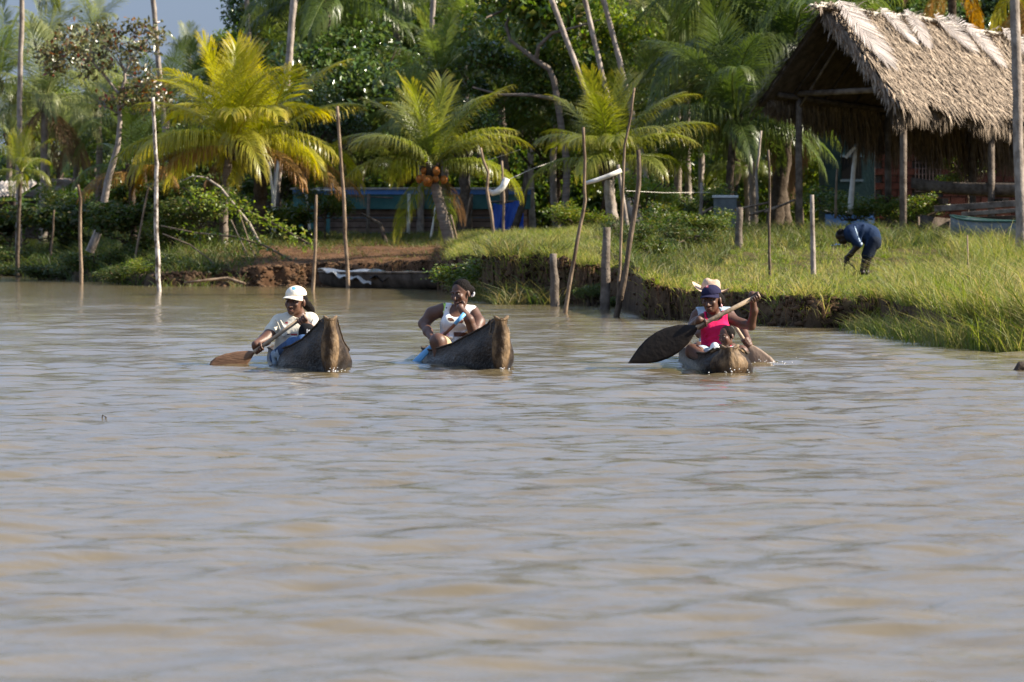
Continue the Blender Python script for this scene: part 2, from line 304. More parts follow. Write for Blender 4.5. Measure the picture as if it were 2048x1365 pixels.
# ------------------------------------------------------------------ grass
def blades(P, h, w, lean=.35, az=None, g=rng):
    n = len(P); az = g.uniform(0, 6.28, n) if az is None else az
    wz = g.uniform(0, 6.28, n); dx = np.stack([np.cos(wz), np.sin(wz), 0*wz], -1)*np.reshape(w, (-1, 1))/2
    ln = np.stack([np.cos(az), np.sin(az), 0*az], -1)*(h*g.uniform(.2, 1, n)*lean*2)[:, None]
    up = np.array([0, 0, 1.])
    mid = P+up*(h*.6)[:, None]+ln*.35; tip = P+up*(h*g.uniform(.78, 1, n))[:, None]+ln
    V = np.stack([P-dx, P+dx, mid+dx*.75, mid-dx*.75, tip], 1).reshape(-1, 3); k = np.arange(n)*5
    q = np.stack([k, k+1, k+2, k+3], -1); t_ = np.stack([k+3, k+2, k+4], -1)
    return V, q, t_
def grass(name, label, P, h, w, m, lean=.35, dry=.25, cat='grass', az=None, dryarr=None):
    V, q, t_ = blades(P, h, w, lean, az); n = len(P)
    dr = np.clip(rng.normal(dry, .22, n) if dryarr is None else dryarr+rng.normal(0, .15, n), 0, 1)
    tone = np.stack([rng.uniform(0, 1, n), dr, rng.uniform(0, 1, n)], -1); tone = np.repeat(tone, 5, 0)
    tone[1::5, 1] *= .8; tone[0::5, 1] *= .8
    o = link(name, np_mesh(name, V, q, t_, col=tone), None, m); return tag(o, label, cat, kind='stuff')
def scatter(n, x0, x1, y0, y1, smin=.25, keep=None):
    x = rng.uniform(x0, x1, n); y = rng.uniform(y0, y1, n); ok = (y-Ys(x)) > smin
    if keep is not None: ok &= keep(x, y)
    x, y = x[ok], y[ok]; return np.stack([x, y, ground(x, y)-.01], -1)
clump = lambda x, y, f, s: .5+.5*wob(x, y, f, s)
def tufts(C, per, spread, hs, lean=.6):         # C = tuft centres; returns blade roots, heights, tuft index
    k = np.repeat(np.arange(len(C)), per); P = C[k].copy(); P[:, :2] += rng.normal(0, spread, (len(k), 2)); P[:, 2] = ground(P[:, 0], P[:, 1])-.01
    return P, hs[k]*rng.uniform(.45, 1.05, len(k)), k
# short patchy lawn on the right bank
vis = lambda x, y: np.abs(x) < y*.128
C = scatter(19000, 1.9, 11, 57, 94, .1, lambda x, y: vis(x, y) & (y < 67+(x-2)*9+3*wob(x, y, .4, 55)) & (clump(x, y, .6, 41) > rng.uniform(-.05, .62, x.shape)))
hs = .025+.06*rng.random(len(C))**1.6+.20*np.clip(clump(C[:, 0], C[:, 1], .45, 42)-.56, 0, 1)+.06*sstep(83, 92, C[:, 1])
P, h, k = tufts(C, 7, .045, hs); dr = np.clip(-.05+.95*np.clip(clump(C[:, 0], C[:, 1], .55, 43)-.35, 0, 1)+rng.normal(0, .13, len(C)), 0, 1)
grass('lawn_grass', 'short sunlit yellow green grass covering the flat right bank', P, h, .012, M['grass'], .8, dryarr=dr[k])
C = scatter(360, 8.2, 10.6, 79, 87, .2); P, h, k = tufts(C, 12, .07, .3+.5*rng.random(len(C))); grass('tall_grass', 'tall pale grass growing in front of the pale grey boat', P, h, .014, M['grass'], .6, dryarr=np.clip(rng.normal(.3, .25, len(C)), 0, 1)[k])
C = scatter(520, 2.2, 10, 58, 90, .2, vis); P, h, k = tufts(C, 14, .05, .12+.22*rng.random(len(C))); grass('grass_tufts', 'taller pale tufts of grass scattered over the lawn', P, h, .012, M['grass'], .7, dryarr=rng.uniform(.1, .8, len(C))[k])
# tall grass at the right edge
C = scatter(2600, 3.9, 9.5, 47, 70, -.05, lambda x, y: (x-4.45+.5*wob(x, y, .5, 44) > (y-49)*.02+np.clip(y-57, 0, 30)*.16) & (clump(x, y, .9, 45) > rng.uniform(-.2, .6, x.shape)))
hs = (.22+.62*rng.random(len(C))**1.2)*(1.15-.6*np.clip((C[:, 1]-50)/18, 0, 1))*np.clip(.40+(C[:, 0]-4.4)/1.3, .35, 1); P, h, k = tufts(C, 13, .06, hs)
grass('tall_grass', 'tall pale green and straw coloured grass on the right end of the bank', P, h, .012, M['grass'], .75, dryarr=np.clip(rng.normal(.35, .3, len(C)), 0, 1)[k])
u = rng.uniform(0, 4, 1500); C = np.stack([np.interp(u, [0, 1, 2, 3, 4], [4.62, 4.80, 5.0, 5.5, 7])+rng.normal(.05, .22, 1500), np.interp(u, [0, 1, 2, 3, 4], [58.5, 55, 49.6, 47.5, 46.5])+rng.normal(.1, .35, 1500), np.zeros(1500)], -1); C[:, 2] = np.maximum(ground(C[:, 0], C[:, 1]), .02)
P, h, k = tufts(C, 11, .07, (.12+.42*rng.random(len(C))**1.5)*np.interp(C[:, 1], [47, 59], [1.1, .6])); P[:, 2] = np.maximum(P[:, 2], -.03); grass('overhanging_grass', 'loose grass drooping over the water at the right edge', P, h, .013, M['grass'], .8, dryarr=np.clip(rng.normal(.3, .3, len(C)), 0, 1)[k])
# turf hanging over the cut edge of the bank
C = scatter(40000, -1.2, 5.2, 57, 92, .0, lambda x, y: (y-Ys(x) < .9) & (clump(x, y, 1.1, 52) > rng.uniform(.1, .9, x.shape))); C = C[C[:, 2] > .16][:3400]
P, h, k = tufts(C, 9, .05, .06+.30*rng.random(len(C))**1.5); grass('hanging_turf', 'grass and roots hanging over the eroded edge of the bank', P, h, .012, M['grass'], 1.3, dryarr=np.clip(rng.normal(.45, .3, len(C)), 0, 1)[k], az=rng.normal(-math.pi/2, .7, len(P)))
C = scatter(26000, -1.2, 6, 55, 92, -.45, lambda x, y: (y-Ys(x) < .5) & (clump(x, y, .9, 53) > np.where(x < 2.0, .38, .58)))[:1500]; C[:, 2] = np.maximum(C[:, 2], .02)
P, h, k = tufts(C, 9, .04, .07+.20*rng.random(len(C))**1.4); grass('bank_foot_weeds', 'small green weeds growing on the face of the cut bank', P, h, .014, M['grass'], 1.1, dryarr=np.clip(rng.normal(.1, .15, len(C)), 0, 1)[k])
# golden grass on the mound behind the stakes
C = scatter(7000, -1.3, 2.2, 74, 98, .1, lambda x, y: (x < 1.5+.5*wob(x, y, .5, 57)) & (clump(x, y, .8, 46) > rng.uniform(-.15, .6, x.shape)))
hs = .06+.20*rng.random(len(C))**1.4+.14*np.clip(clump(C[:, 0], C[:, 1], .5, 47)-.4, 0, 1); P, h, k = tufts(C, 8, .06, hs)
dr = np.clip(.15+1.0*np.clip(clump(C[:, 0], C[:, 1], .45, 48)-.35, 0, 1)+rng.normal(0, .15, len(C)), 0, 1); grass('mound_grass', 'golden green grass on the raised mound behind the mooring stakes', P, h, .014, M['grass'], .8, dryarr=dr[k])
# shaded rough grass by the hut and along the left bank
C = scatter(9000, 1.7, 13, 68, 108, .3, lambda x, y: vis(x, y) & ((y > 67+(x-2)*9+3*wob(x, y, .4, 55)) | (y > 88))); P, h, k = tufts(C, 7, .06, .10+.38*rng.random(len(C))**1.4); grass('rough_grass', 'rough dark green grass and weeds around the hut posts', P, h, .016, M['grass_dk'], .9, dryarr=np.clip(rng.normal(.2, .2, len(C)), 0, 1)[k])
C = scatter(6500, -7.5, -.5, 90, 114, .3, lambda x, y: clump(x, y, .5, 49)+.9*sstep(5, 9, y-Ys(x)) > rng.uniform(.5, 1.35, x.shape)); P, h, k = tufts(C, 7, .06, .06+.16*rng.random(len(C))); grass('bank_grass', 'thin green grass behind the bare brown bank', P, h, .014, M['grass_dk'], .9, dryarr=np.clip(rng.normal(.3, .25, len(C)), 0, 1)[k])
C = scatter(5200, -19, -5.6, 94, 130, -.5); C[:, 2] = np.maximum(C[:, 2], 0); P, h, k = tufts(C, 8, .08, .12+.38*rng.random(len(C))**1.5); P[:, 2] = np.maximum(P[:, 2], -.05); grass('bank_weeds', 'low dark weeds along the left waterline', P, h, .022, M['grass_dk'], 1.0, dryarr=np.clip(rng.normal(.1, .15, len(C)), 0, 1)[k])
# dry straw and fallen leaf litter on the bare bank
P = scatter(9000, -7, -.2, 90, 104, .15, lambda x, y: clump(x, y, .8, 54) > rng.uniform(.1, .8, x.shape)); h = .06+.16*rng.random(len(P)); grass('dry_litter', 'dry brown straw and leaf litter on the bare earth bank', P+np.array([0, 0, .015]), h*.35, .02, M['g_dead'], 4.5, dry=.6, cat='litter')
# reeds at the waterline behind the middle canoe
C = np.stack([rng.uniform(-1.25, .75, 420), rng.uniform(74.5, 82, 420), np.zeros(420)], -1); C = C[(C[:, 1]-Ys(C[:, 0]) > -2.2) & (C[:, 1]-Ys(C[:, 0]) < 1.6)]; P, h, k = tufts(C, 13, .07, .16+.42*rng.random(len(C))); P[:, 2] = np.maximum(P[:, 2], -.04)
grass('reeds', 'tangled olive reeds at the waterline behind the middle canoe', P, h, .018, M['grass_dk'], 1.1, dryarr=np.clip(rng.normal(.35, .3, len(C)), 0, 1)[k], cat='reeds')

# loose lumps of earth on the cut faces
g9 = np.random.default_rng(90); n = 90000; x = g9.uniform(-7.5, 5.6, n); s_ = g9.uniform(-.6, 1.0, n); y = Ys(x)+s_; z = ground(x, y); zt = ground(x, y+1.4); dzy = (ground(x, y+.1)-ground(x, y-.1))/.2
ok = (z > -.03) & (z < zt*.97) & (dzy > .45) & (clump(x, y, .9, 91) > g9.uniform(0, .8, n)); x, y, z = x[ok][:3200], y[ok][:3200], z[ok][:3200]; n = len(x)
ico = np.array([(0, 0, 1), (.9, 0, .4), (.28, .85, .4), (-.72, .53, .4), (-.72, -.53, .4), (.28, -.85, .4), (.72, .53, -.4), (-.28, .85, -.4), (-.9, 0, -.4), (-.28, -.85, -.4), (.72, -.53, -.4), (0, 0, -1)])
icf = np.array([(0, 1, 2), (0, 2, 3), (0, 3, 4), (0, 4, 5), (0, 5, 1), (1, 6, 2), (2, 7, 3), (3, 8, 4), (4, 9, 5), (5, 10, 1), (2, 6, 7), (3, 7, 8), (4, 8, 9), (5, 9, 10), (1, 10, 6), (11, 7, 6), (11, 8, 7), (11, 9, 8), (11, 10, 9), (11, 6, 10)])
sz = (.012+.05*g9.random(n)**2.5)[:, None, None]; V = np.stack([x, y, z], -1)[:, None, :]+ico[None]*sz*g9.uniform(.6, 1.25, (n, 12, 1))*np.array([1.25, 1, .8])
tn = np.repeat(g9.uniform(.35, 1.1, n), 12); tag(link('earth_clods', np_mesh('earth_clods', V.reshape(-1, 3), None, (icf[None]+np.arange(n)[:, None, None]*12).reshape(-1, 3), col=tn), None, M['soil'], False), 'loose brown lumps of earth on the cut bank', 'earth', kind='stuff')
C = scatter(60000, -4.5, 5.4, 56, 98, -.05, lambda x, y: (y-Ys(x) < .7) & (clump(x, y, 1.4, 92) > .5)); C = C[C[:, 2] > .12][:900]; P, h, k = tufts(C, 5, .05, .15+.3*rng.random(len(C)))
V = P.copy(); V[:, 1] -= .12; Vv, q, t_ = blades(V, -h, .008, .25); tn = np.repeat(np.stack([rng.uniform(0, 1, len(V)), rng.uniform(0, .6, len(V)), rng.uniform(0, 1, len(V))], -1), 5, 0)
tag(link('hanging_roots', np_mesh('hanging_roots', Vv, q, t_, col=tn), None, M['g_dead']), 'thin dry roots hanging down the cut face of the bank', 'roots', kind='stuff')
# ------------------------------------------------------------------ palms
def frond_arrays(e0, arch, nl=66, L=1.0, ll=.36, droop=.5, w=.0040, seed=0, yaw=.12, start=.10, hang=None, ragged=0.):
    """one feather frond of length L starting at the origin, rising at e0 (radians) and arching over; Z is up"""
    g = np.random.default_rng(seed); m = 14; ss = np.linspace(0, 1, m)
    ang = e0-arch*ss**1.35; yw = yaw*ss**1.6*g.choice([-1, 1])
    dp = np.stack([np.cos(ang)*np.cos(yw), np.cos(ang)*np.sin(yw), np.sin(ang)], -1)
    C = np.concatenate([[[0, 0, 0]], np.cumsum((dp[:-1]+dp[1:])/2*(L/(m-1)), 0)])
    up0 = np.array([0, 0, 1.]); side = nrm(np.cross(up0, dp)+1e-6); nor = np.cross(dp, side)
    rr = np.interp(ss, [0, .06, .3, 1], [.022, .014, .0085, .0025])*L
    V = []; Qd = []; T = []; col = []
    for i in range(m):                        # rachis: flattened diamond
        for a, b in ((1, 0), (0, .7), (-1, 0), (0, -.7)):
            V.append(C[i]+side[i]*rr[i]*a+nor[i]*rr[i]*b); col.append((1, .45, .5))
    for i in range(m-1):
        for k in range(4): Qd.append((i*4+k, i*4+(k+1) % 4, (i+1)*4+(k+1) % 4, (i+1)*4+k))
    for sd in (-1, 1):
        s = start+(1-start)*(np.arange(nl)+g.uniform(-.3, .3, nl))/nl; s = np.clip(s, start, .995)
        keep = g.random(nl) > ragged; s = s[keep]; n = len(s)
        ip = lambda A: np.stack([np.interp(s, ss, A[:, k]) for k in range(3)], -1)
        p, tt, sv, nv = ip(C), nrm(ip(dp)), nrm(ip(side))*sd, nrm(ip(nor))
        al = np.interp(s, [0, .3, 1], [1.25, 1.0, .35])+g.normal(0, .06, n)
        d = tt*np.cos(al)[:, None]+sv*np.sin(al)[:, None]+nv*.12
        lgt = ll*L*np.interp(s, [start, .25, .5, .8, 1], [.55, .95, 1, .78, .45])*g.uniform(.88, 1.08, n)
        dr = droop*g.uniform(.7, 1.25, n); dn = np.array([0, 0, -1.])
        d = nrm(d); d2 = nrm(d*(1-dr[:, None])+dn*dr[:, None]); d3 = nrm(d*(1-np.minimum(dr*1.7, .95))[:, None]+dn*np.minimum(dr*1.7, .95)[:, None])
        wv = nrm(tt-(tt*d).sum(-1, keepdims=True)*d)*(w*L*g.uniform(.8, 1.2, n))[:, None]
        b1 = p; m1 = p+d*(lgt*.38)[:, None]; m2 = m1+d2*(lgt*.34)[:, None]; tp = m2+d3*(lgt*.28)[:, None]
        k0 = len(V); tone = g.uniform(0, 1, n)
        for i in range(n):
            V += [b1[i]-wv[i]*.5, b1[i]+wv[i]*.5, m1[i]+wv[i], m1[i]-wv[i], m2[i]+wv[i]*.8, m2[i]-wv[i]*.8, tp[i]]
            b = k0+i*7; Qd += [(b, b+1, b+2, b+3), (b+3, b+2, b+4, b+5)]; T.append((b+5, b+4, b+6))
            q = tone[i]; y = .18+.5*s[i]; col += [(q, y*.3, .5)]*2+[(q, y*.55, .5)]*2+[(q, y, .5)]*2+[(q, y*1.5, .5)]
    return np.array(V), np.array(Qd), np.array(T), np.clip(np.array(col), 0, 1)
FR = {}
for key, e0, arch, droop in (('up', 82, .45, .16), ('high', 64, .85, .28), ('mid', 46, 1.1, .40), ('flat', 22, 1.35, .62), ('low', 0, 1.1, .68), ('hang', -40, .75, .45)):
    for v in range(2):
        fV, fQ, fT, fC = frond_arrays(R(e0), arch*(.85+.3*v), droop=droop, seed=len(FR)*7+v, yaw=.25)
        FR[key, v] = np_mesh('frond', fV, fQ, fT, col=fC); FR[key, v].materials.append(M['g_coco'])
def put(name, me, parent, loc=(0, 0, 0), rz=0, sc=1.0, m=None, rx=0):
    o = bpy.data.objects.new(name, me); COL.objects.link(o); o.parent = parent; o.location = loc
    o.rotation_euler = (rx, 0, rz); o.scale = (sc, sc, sc) if not hasattr(sc, '__len__') else sc
    if m is not None: o.material_slots[0].link = 'OBJECT'; o.material_slots[0].material = m
    return o
def trunk_mb(a, b, r0, r1, bow=.0, n=9, seg=14, ring=True, seed=0):
    g = random.Random(seed); a, b = Vector(a), Vector(b); t = b-a; sd = Vector((g.uniform(-1, 1), g.uniform(-1, 1), 0))
    pts = []; rad = []
    for i in range(seg+1):
        f = i/seg; pts.append(a+t*f+sd*(bow*math.sin(f*math.pi))+Vector((g.uniform(-1, 1), g.uniform(-1, 1), 0))*r0*.12*(0 < i < seg))
        rad.append((r0+(r1-r0)*f)*(1.35-.35*min(1, f*6))*(1+(.06 if i % 2 else -.04)*ring))
    return MB().tube(pts, rad, n, ring=lambda i, k: g.uniform(-.05, .05))
def palm(label, crown, base, L, m, n=16, r=(.11, .085), bark='bark_ring', lo='low', dead=0, deadm='g_dead', seed=0, nuts=0, bow=.1, name='coconut_palm', tops=3, group=None, tw=1.0, boot=True, droopy=0, outer=None, azs=None, extra=(), clear=False):
    g = random.Random(seed*13+5); crown = Vector(crown); base = Vector(base)
    root = empty(name, base, label, 'palm tree', group)
    trunk_mb(base-Vector((0, 0, .15)), crown, r[0], r[1], bow, seed=seed, seg=22).build('trunk', M[bark], root, True)
    rel = crown-base
    order = ['up']*tops + ['high']*max(2, n//4) + ['mid']*max(2, n//4) + ['flat']*max(2, n//4) + [lo]*(n//5+droopy)
    for i, k in enumerate(order):
        az = i*2.39996+g.uniform(-.25, .25)+seed if azs is None or i >= len(azs) else azs[i]
        if clear and k != 'up' and abs((az+math.pi/2+math.pi) % (2*math.pi)-math.pi) < .75: az += 1.5
        s = L*g.uniform(.86, 1.1)*(.9 if k == 'up' else 1)*(.9 if k in ('low', 'hang') else 1)
        f = i/len(order)
        mm = M[m]
        if outer and f > .72 and g.random() < .75: mm = M[outer]
        put('frond', FR[k, g.randrange(2)], root, rel+Vector((math.cos(az)*r[1]*.6, math.sin(az)*r[1]*.6, (.10-.16*f)*tw)), az, s, mm, g.uniform(-.15, .15))
    for k, az, mm, sc in extra: put('frond', FR[k, 0], root, rel+Vector((math.cos(az)*.08, math.sin(az)*.08, -.08)), az, L*sc, M[mm])
    for i in range(dead):
        az = g.uniform(0, 6.28); put('dead_frond', FR['hang', i % 2], root, rel+Vector((0, 0, -.2)), az, L*g.uniform(.75, .95), M[deadm], g.uniform(-.2, .2))
    if boot:                                   # fibrous leaf bases under the crown
        mb = MB()
        for i in range(9):
            az = i*.698+g.random()*.3; c = crown+Vector((math.cos(az)*r[1]*.9, math.sin(az)*r[1]*.9, -.05-.22*g.random())); mb.beam(c-Vector((0, 0, .18)), c+Vector((math.cos(az)*.13, math.sin(az)*.13, .20)), .09, .05)
        mb.build('leaf_bases', M['bark_dark'], root)
    if nuts:
        for i in range(nuts):
            az = -2.9+2.7*g.random(); rad = .16+.15*g.random()
            o = put('coconut', NUT, root, rel+Vector((math.cos(az)*rad, math.sin(az)*rad, -.08-.28*g.random())), az, g.uniform(1.0, 1.35))
    return root
nv = MB().tube([(0, 0, -.075), (0, 0, -.06), (0, 0, -.02), (0, 0, .025), (0, 0, .06), (0, 0, .078)], [.008, .04, .062, .06, .035, .006], 9)
NUT = bpy.data.meshes.new('coconut'); NUT.from_pydata(nv.v, [], nv.f); NUT.update(); NUT.materials.append(mat('coconut_husk', (.30, .085, .015), .5, (.42, .16, .03), 9, 3)); NUT.polygons.foreach_set('use_smooth', [True]*len(NUT.polygons))
def gat(px, d, off=0):                        # ground point under pixel column px at distance d
    x = (px-1024)/F*d; return Vector((x, d, gz(x, d)+off))

palm('bright yellow crowned coconut palm, the left one of the pair on the left bank', at(462, 285, 104), gat(448, 104), 2.6, 'g_yel', 20, seed=1, tops=6, lo='flat', extra=(('low', 3.0, 'g_orange', .95), ('low', -2.5, 'g_orange', .8), ('low', -.5, 'g_orange', .85), ('flat', 3.4, 'g_yel', 1.05)))
palm('yellow green coconut palm with a dark shaggy trunk, right behind the bright yellow palm', at(518, 300, 106.5), gat(508, 106.5), 2.6, 'g_yel', 18, r=(.17, .15), bark='bark_dark', seed=2, tops=2, lo='flat', extra=(('low', .1, 'g_orange', 1.0), ('low', -.4, 'g_orange', .9), ('low', 2.4, 'g_dead', .8)))
palm('young coconut palm with orange nuts and a leaning trunk on the bare brown bank', at(862, 335, 97), at(914, 516, 97), 2.12, 'g_coco', 21, r=(.15, .095), seed=3, nuts=12, bow=.05, lo='mid', tops=6, clear=True, extra=(('hang', 2.3, 'g_coco', .8), ('hang', 1.2, 'g_mid', .8), ('hang', .5, 'g_dead', .6)))
palm('green coconut palm with shining fronds right of the nut palm, behind the mooring stakes', at(1216, 330, 94), gat(1236, 94), 2.12, 'g_coco', 22, r=(.13, .10), seed=4, bark='bark_pale', lo='mid', tops=6)
palm('small palm top half hidden behind the nut palm, under a tall white trunk', at(880, 150, 108), gat(893, 108), 1.75, 'g_mid', 13, r=(.09, .08), seed=5)
palm('large dark green coconut palm leaning its long fronds out left of the thatched hut', at(1585, 105, 106), gat(1545, 106), 4.3, 'g_dark', 26, r=(.2, .15), bark='bark_dark', seed=6, droopy=3, dead=2)
palm('tall dark palm with broad hanging fronds above the open hut gable', at(1530, -60, 111), gat(1575, 111), 4.4, 'g_dark', 22, r=(.15, .12), bark='bark_dark', seed=7, droopy=2)
palm('dark low palm with fronds hanging to the grass left of the hut', at(1470, 235, 103.5), gat(1462, 103.5), 2.7, 'g_dark', 18, r=(.10, .09), bark='bark_dark', seed=8, droopy=3, name='palm_tree')
palm('bushy green palm showing above the left end of the thatched ridge', at(1640, -35, 118), gat(1660, 118), 2.9, 'g_mid', 15, r=(.14, .11), seed=9)
palm('palm with hanging orange brown dead fronds above the thatched roof', at(1905, -70, 122), gat(1900, 122), 2.3, 'g_dead', 9, r=(.14, .11), bark='bark_dark', seed=10, dead=3, deadm='g_orange', droopy=2)
palm('palm with orange tipped fronds at the top right corner behind the roof', at(2075, -30, 120), gat(2080, 120), 2.4, 'g_yel', 12, seed=11, dead=3, deadm='g_orange')
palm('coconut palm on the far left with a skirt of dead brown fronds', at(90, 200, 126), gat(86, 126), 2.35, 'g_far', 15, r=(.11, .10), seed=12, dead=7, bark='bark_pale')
palm('very tall thin palm at the left edge, its crown cut by the top edge', at(46, -55, 119), gat(38, 119), 2.1, 'g_mid', 14, r=(.078, .065), bark='bark_pale', seed=13, droopy=3, boot=False)
palm('dark palm at the left edge with a drooping crown', at(-5, 165, 128), gat(-8, 128), 2.3, 'g_mid', 14, seed=14, droopy=2)
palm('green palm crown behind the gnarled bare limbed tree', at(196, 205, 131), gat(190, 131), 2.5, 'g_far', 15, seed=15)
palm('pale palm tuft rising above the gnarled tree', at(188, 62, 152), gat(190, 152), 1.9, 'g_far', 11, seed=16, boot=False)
palm('low broad dark palm between the gnarled tree and the yellow palms', at(262, 340, 109), gat(268, 109), 1.75, 'g_dark', 13, r=(.09, .08), bark='bark_dark', seed=17, outer='g_orange', name='palm_tree')
palm('slender bright green palm sapling on the left bank', at(42, 345, 111), gat(38, 111), 1.05, 'g_coco', 11, r=(.06, .045), seed=18, boot=False, name='palm_tree', bark='bark_dark')
palm('big dark palm filling the top of the view behind the yellow palms', at(655, -5, 119), gat(660, 119), 3.1, 'g_dark', 18, seed=19, droopy=2)
palm('dark palm behind the glossy tree at the top centre', at(790, -20, 124), gat(790, 124), 2.6, 'g_dark', 15, seed=20, droopy=1)
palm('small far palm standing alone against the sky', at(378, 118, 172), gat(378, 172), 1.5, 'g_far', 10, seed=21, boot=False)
palm('light green palm between the leaning trunks and the dark hut palms', at(1345, 75, 119), gat(1352, 119), 2.4, 'g_mid', 14, seed=22, droopy=1)
palm('pale palm with shining fronds right of the nut palm crown', at(1000, 185, 110), gat(1004, 110), 1.7, 'g_mid', 12, seed=23)
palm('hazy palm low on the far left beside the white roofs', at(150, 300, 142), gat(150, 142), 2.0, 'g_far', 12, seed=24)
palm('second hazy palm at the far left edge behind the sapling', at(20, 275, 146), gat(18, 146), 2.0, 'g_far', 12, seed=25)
palm('small dark palm left of the yellow palm, behind the tall stake', at(330, 215, 122), gat(330, 122), 1.9, 'g_dark', 12, seed=26)
palm('dim palm behind the blue roofed house', at(720, 330, 117), gat(716, 117), 1.5, 'g_mid', 11, seed=27, name='palm_tree')
palm('olive palm with loose fronds behind the leaning trunks', at(1275, 215, 112), gat(1280, 112), 1.8, 'g_mid', 12, seed=28)
palm('green palm with bright edges just left of the roof ridge', at(1585, 75, 109), gat(1600, 109), 2.3, 'g_mid', 11, seed=35, r=(.1, .09), bark='bark_dark')

for i, (px, py, d, L_, m, lab) in enumerate((
        (560, 135, 126, 2.2, 'g_mid', 'mid green palm between the two pale trunks above the yellow palms'), (705, 95, 121, 2.0, 'g_dark', 'dark palm crown above the glossy tree'),
        (935, 62, 119, 2.2, 'g_mid', 'green palm at the top right of the white straight trunk'), (1060, -35, 122, 2.4, 'g_mid', 'green palm hanging in from the top above the crooked limb'),
        (1255, -15, 121, 2.3, 'g_far', 'pale green palm at the top right of the three leaning trunks'), (1400, 10, 124, 2.6, 'g_mid', 'green palm at the top between leaning trunks and hut'),
        (1375, 165, 115, 2.1, 'g_mid', 'bright edged palm just left of the dark hut palms'), (835, 235, 112, 1.6, 'g_mid', 'small palm behind the left fronds of the nut palm'),
        (590, 245, 119, 1.9, 'g_dark', 'dark palm right behind the yellow palm crowns'), (1110, 235, 111, 1.6, 'g_mid', 'small palm under the crooked limb'),
        (1505, 195, 107.5, 2.9, 'g_dark', 'dark palm whose fronds hang against the left gable of the hut'),
        (400, 205, 127, 2.0, 'g_mid', 'green palm peeping over the left of the yellow crown'), (95, 90, 150, 1.9, 'g_far', 'hazy palm behind the left branches of the gnarled tree'),
        (255, 250, 126, 1.9, 'g_mid', 'green palm between the gnarled trunk and the tallest stake'), (1490, 330, 112, 1.6, 'g_mid', 'small sunlit palm low behind the hanging dark fronds'))):
    palm(lab, at(px, py, d), gat(px+5, d), L_, m, 13, seed=70+i, droopy=1, boot=False, r=(.09, .075), bark='bark_pale')
# tall bare trunks whose crowns are above the picture
for i, (x0, y0, x1, y1, d, r, lab) in enumerate((
        (306, 0, 322, 175, 117, .075, 'thin pale palm trunk crossing the crown of the gnarled tree'),
        (495, 0, 506, 160, 124, .075, 'thin pale palm trunk against the sky left of the dark tree'),
        (586, 0, 571, 165, 115, .10, 'thick pale palm trunk rising behind the yellow palms'),
        (872, 0, 870, 118, 113, .075, 'straight white palm trunk above the small palm top'),
        (1106, 0, 1182, 195, 103, .07, 'leaning pale palm trunk, leftmost of the three above the shining palm'),
        (1173, 0, 1212, 155, 104, .065, 'leaning palm trunk, middle one of the three above the shining palm'),
        (1203, 0, 1237, 140, 105, .07, 'leaning palm trunk, rightmost of the three above the shining palm'))):
    top = at(x0, y0, d); bot = at(x1, y1, d); dv = (bot-top)
    b = bot+dv*((bot.z-gz(bot.x, d))/(-dv.z)); c = top-dv*(1.6/(-dv.z))
    palm(lab, c, (b.x, d, gz(b.x, d)), 1.7, 'g_mid', 10, (r, r*.85), 'bark_pale', seed=40+i, boot=False, name='slender_palm', tops=2, group='tall slender palm trunks with crowns out of view', bow=.12)
palm('grey ringed palm trunk at the right edge in front of the thatched roof', at(2024, -420, 84), at(2046, 520, 84), 1.8, 'g_mid', 9, (.10, .085), 'bark_pale', seed=60, boot=False, name='slender_palm', tops=2, bow=.08)

# ------------------------------------------------------------------ broadleaf trees and shrubs
def leaves(P, g, ln, wd, up=.6, seed_dir=None):
    n = len(P); d = nrm(g.normal(0, 1, (n, 3))+np.array([0, 0, -.25])); nn = nrm(g.normal(0, 1, (n, 3))*(1-up)+np.array([0, 0, up]))
    sd = nrm(np.cross(d, nn)); nn = np.cross(sd, d); l = (ln*g.uniform(.6, 1.25, n))[:, None]; w = (wd*g.uniform(.7, 1.2, n))[:, None]
    V = np.stack([P, P+d*l*.45+sd*w*.5+nn*w*.12, P+d*l-nn*l*.12, P+d*l*.45-sd*w*.5+nn*w*.12], 1).reshape(-1, 3)
    k = np.arange(n)*4; T = np.concatenate([np.stack([k, k+1, k+2], -1), np.stack([k, k+2, k+3], -1)])
    return V, T
def crown_mesh(seed, n, lobes, ln=.13, wd=.065, up=.5, clusters=260, cr=.16, tip=.12, flat=1.0):
    """leaf clumps spread over the shells of several lobes, unit-sized crown (radius ~1)"""
    g = np.random.default_rng(seed); lc = [];
    for k in range(lobes):
        a = g.uniform(0, 6.28); r = g.uniform(.15, .68); lc.append((r*math.cos(a), r*math.sin(a), g.uniform(-.55, .65), g.uniform(.28, .52)))
    cc = []; ct = []
    for k in range(clusters):
        x, y, z, r = lc[g.integers(lobes)]; v = nrm(g.normal(0, 1, 3)); v[2] = abs(v[2])*.9-.35 if g.random() < .7 else v[2]
        cc.append(np.array([x, y, z])+v*r*g.uniform(.6, 1.08)); ct.append(g.uniform(0, 1))
    cc = np.array(cc); ct = np.array(ct); k = g.integers(0, clusters, n); P = cc[k]+g.normal(0, cr, (n, 3))*.55; P[:, 2] *= flat
    V, T = leaves(P, g, ln, wd, up); tone = np.stack([np.clip(ct[k]*.6+g.uniform(0, .4, n), 0, 1), (g.random(n) < tip)*g.uniform(.4, 1, n), g.uniform(0, 1, n)], -1)
    me = np_mesh('crown', V, None, T, col=np.repeat(tone, 4, 0)); me.materials.append(M['l_mid']); return me
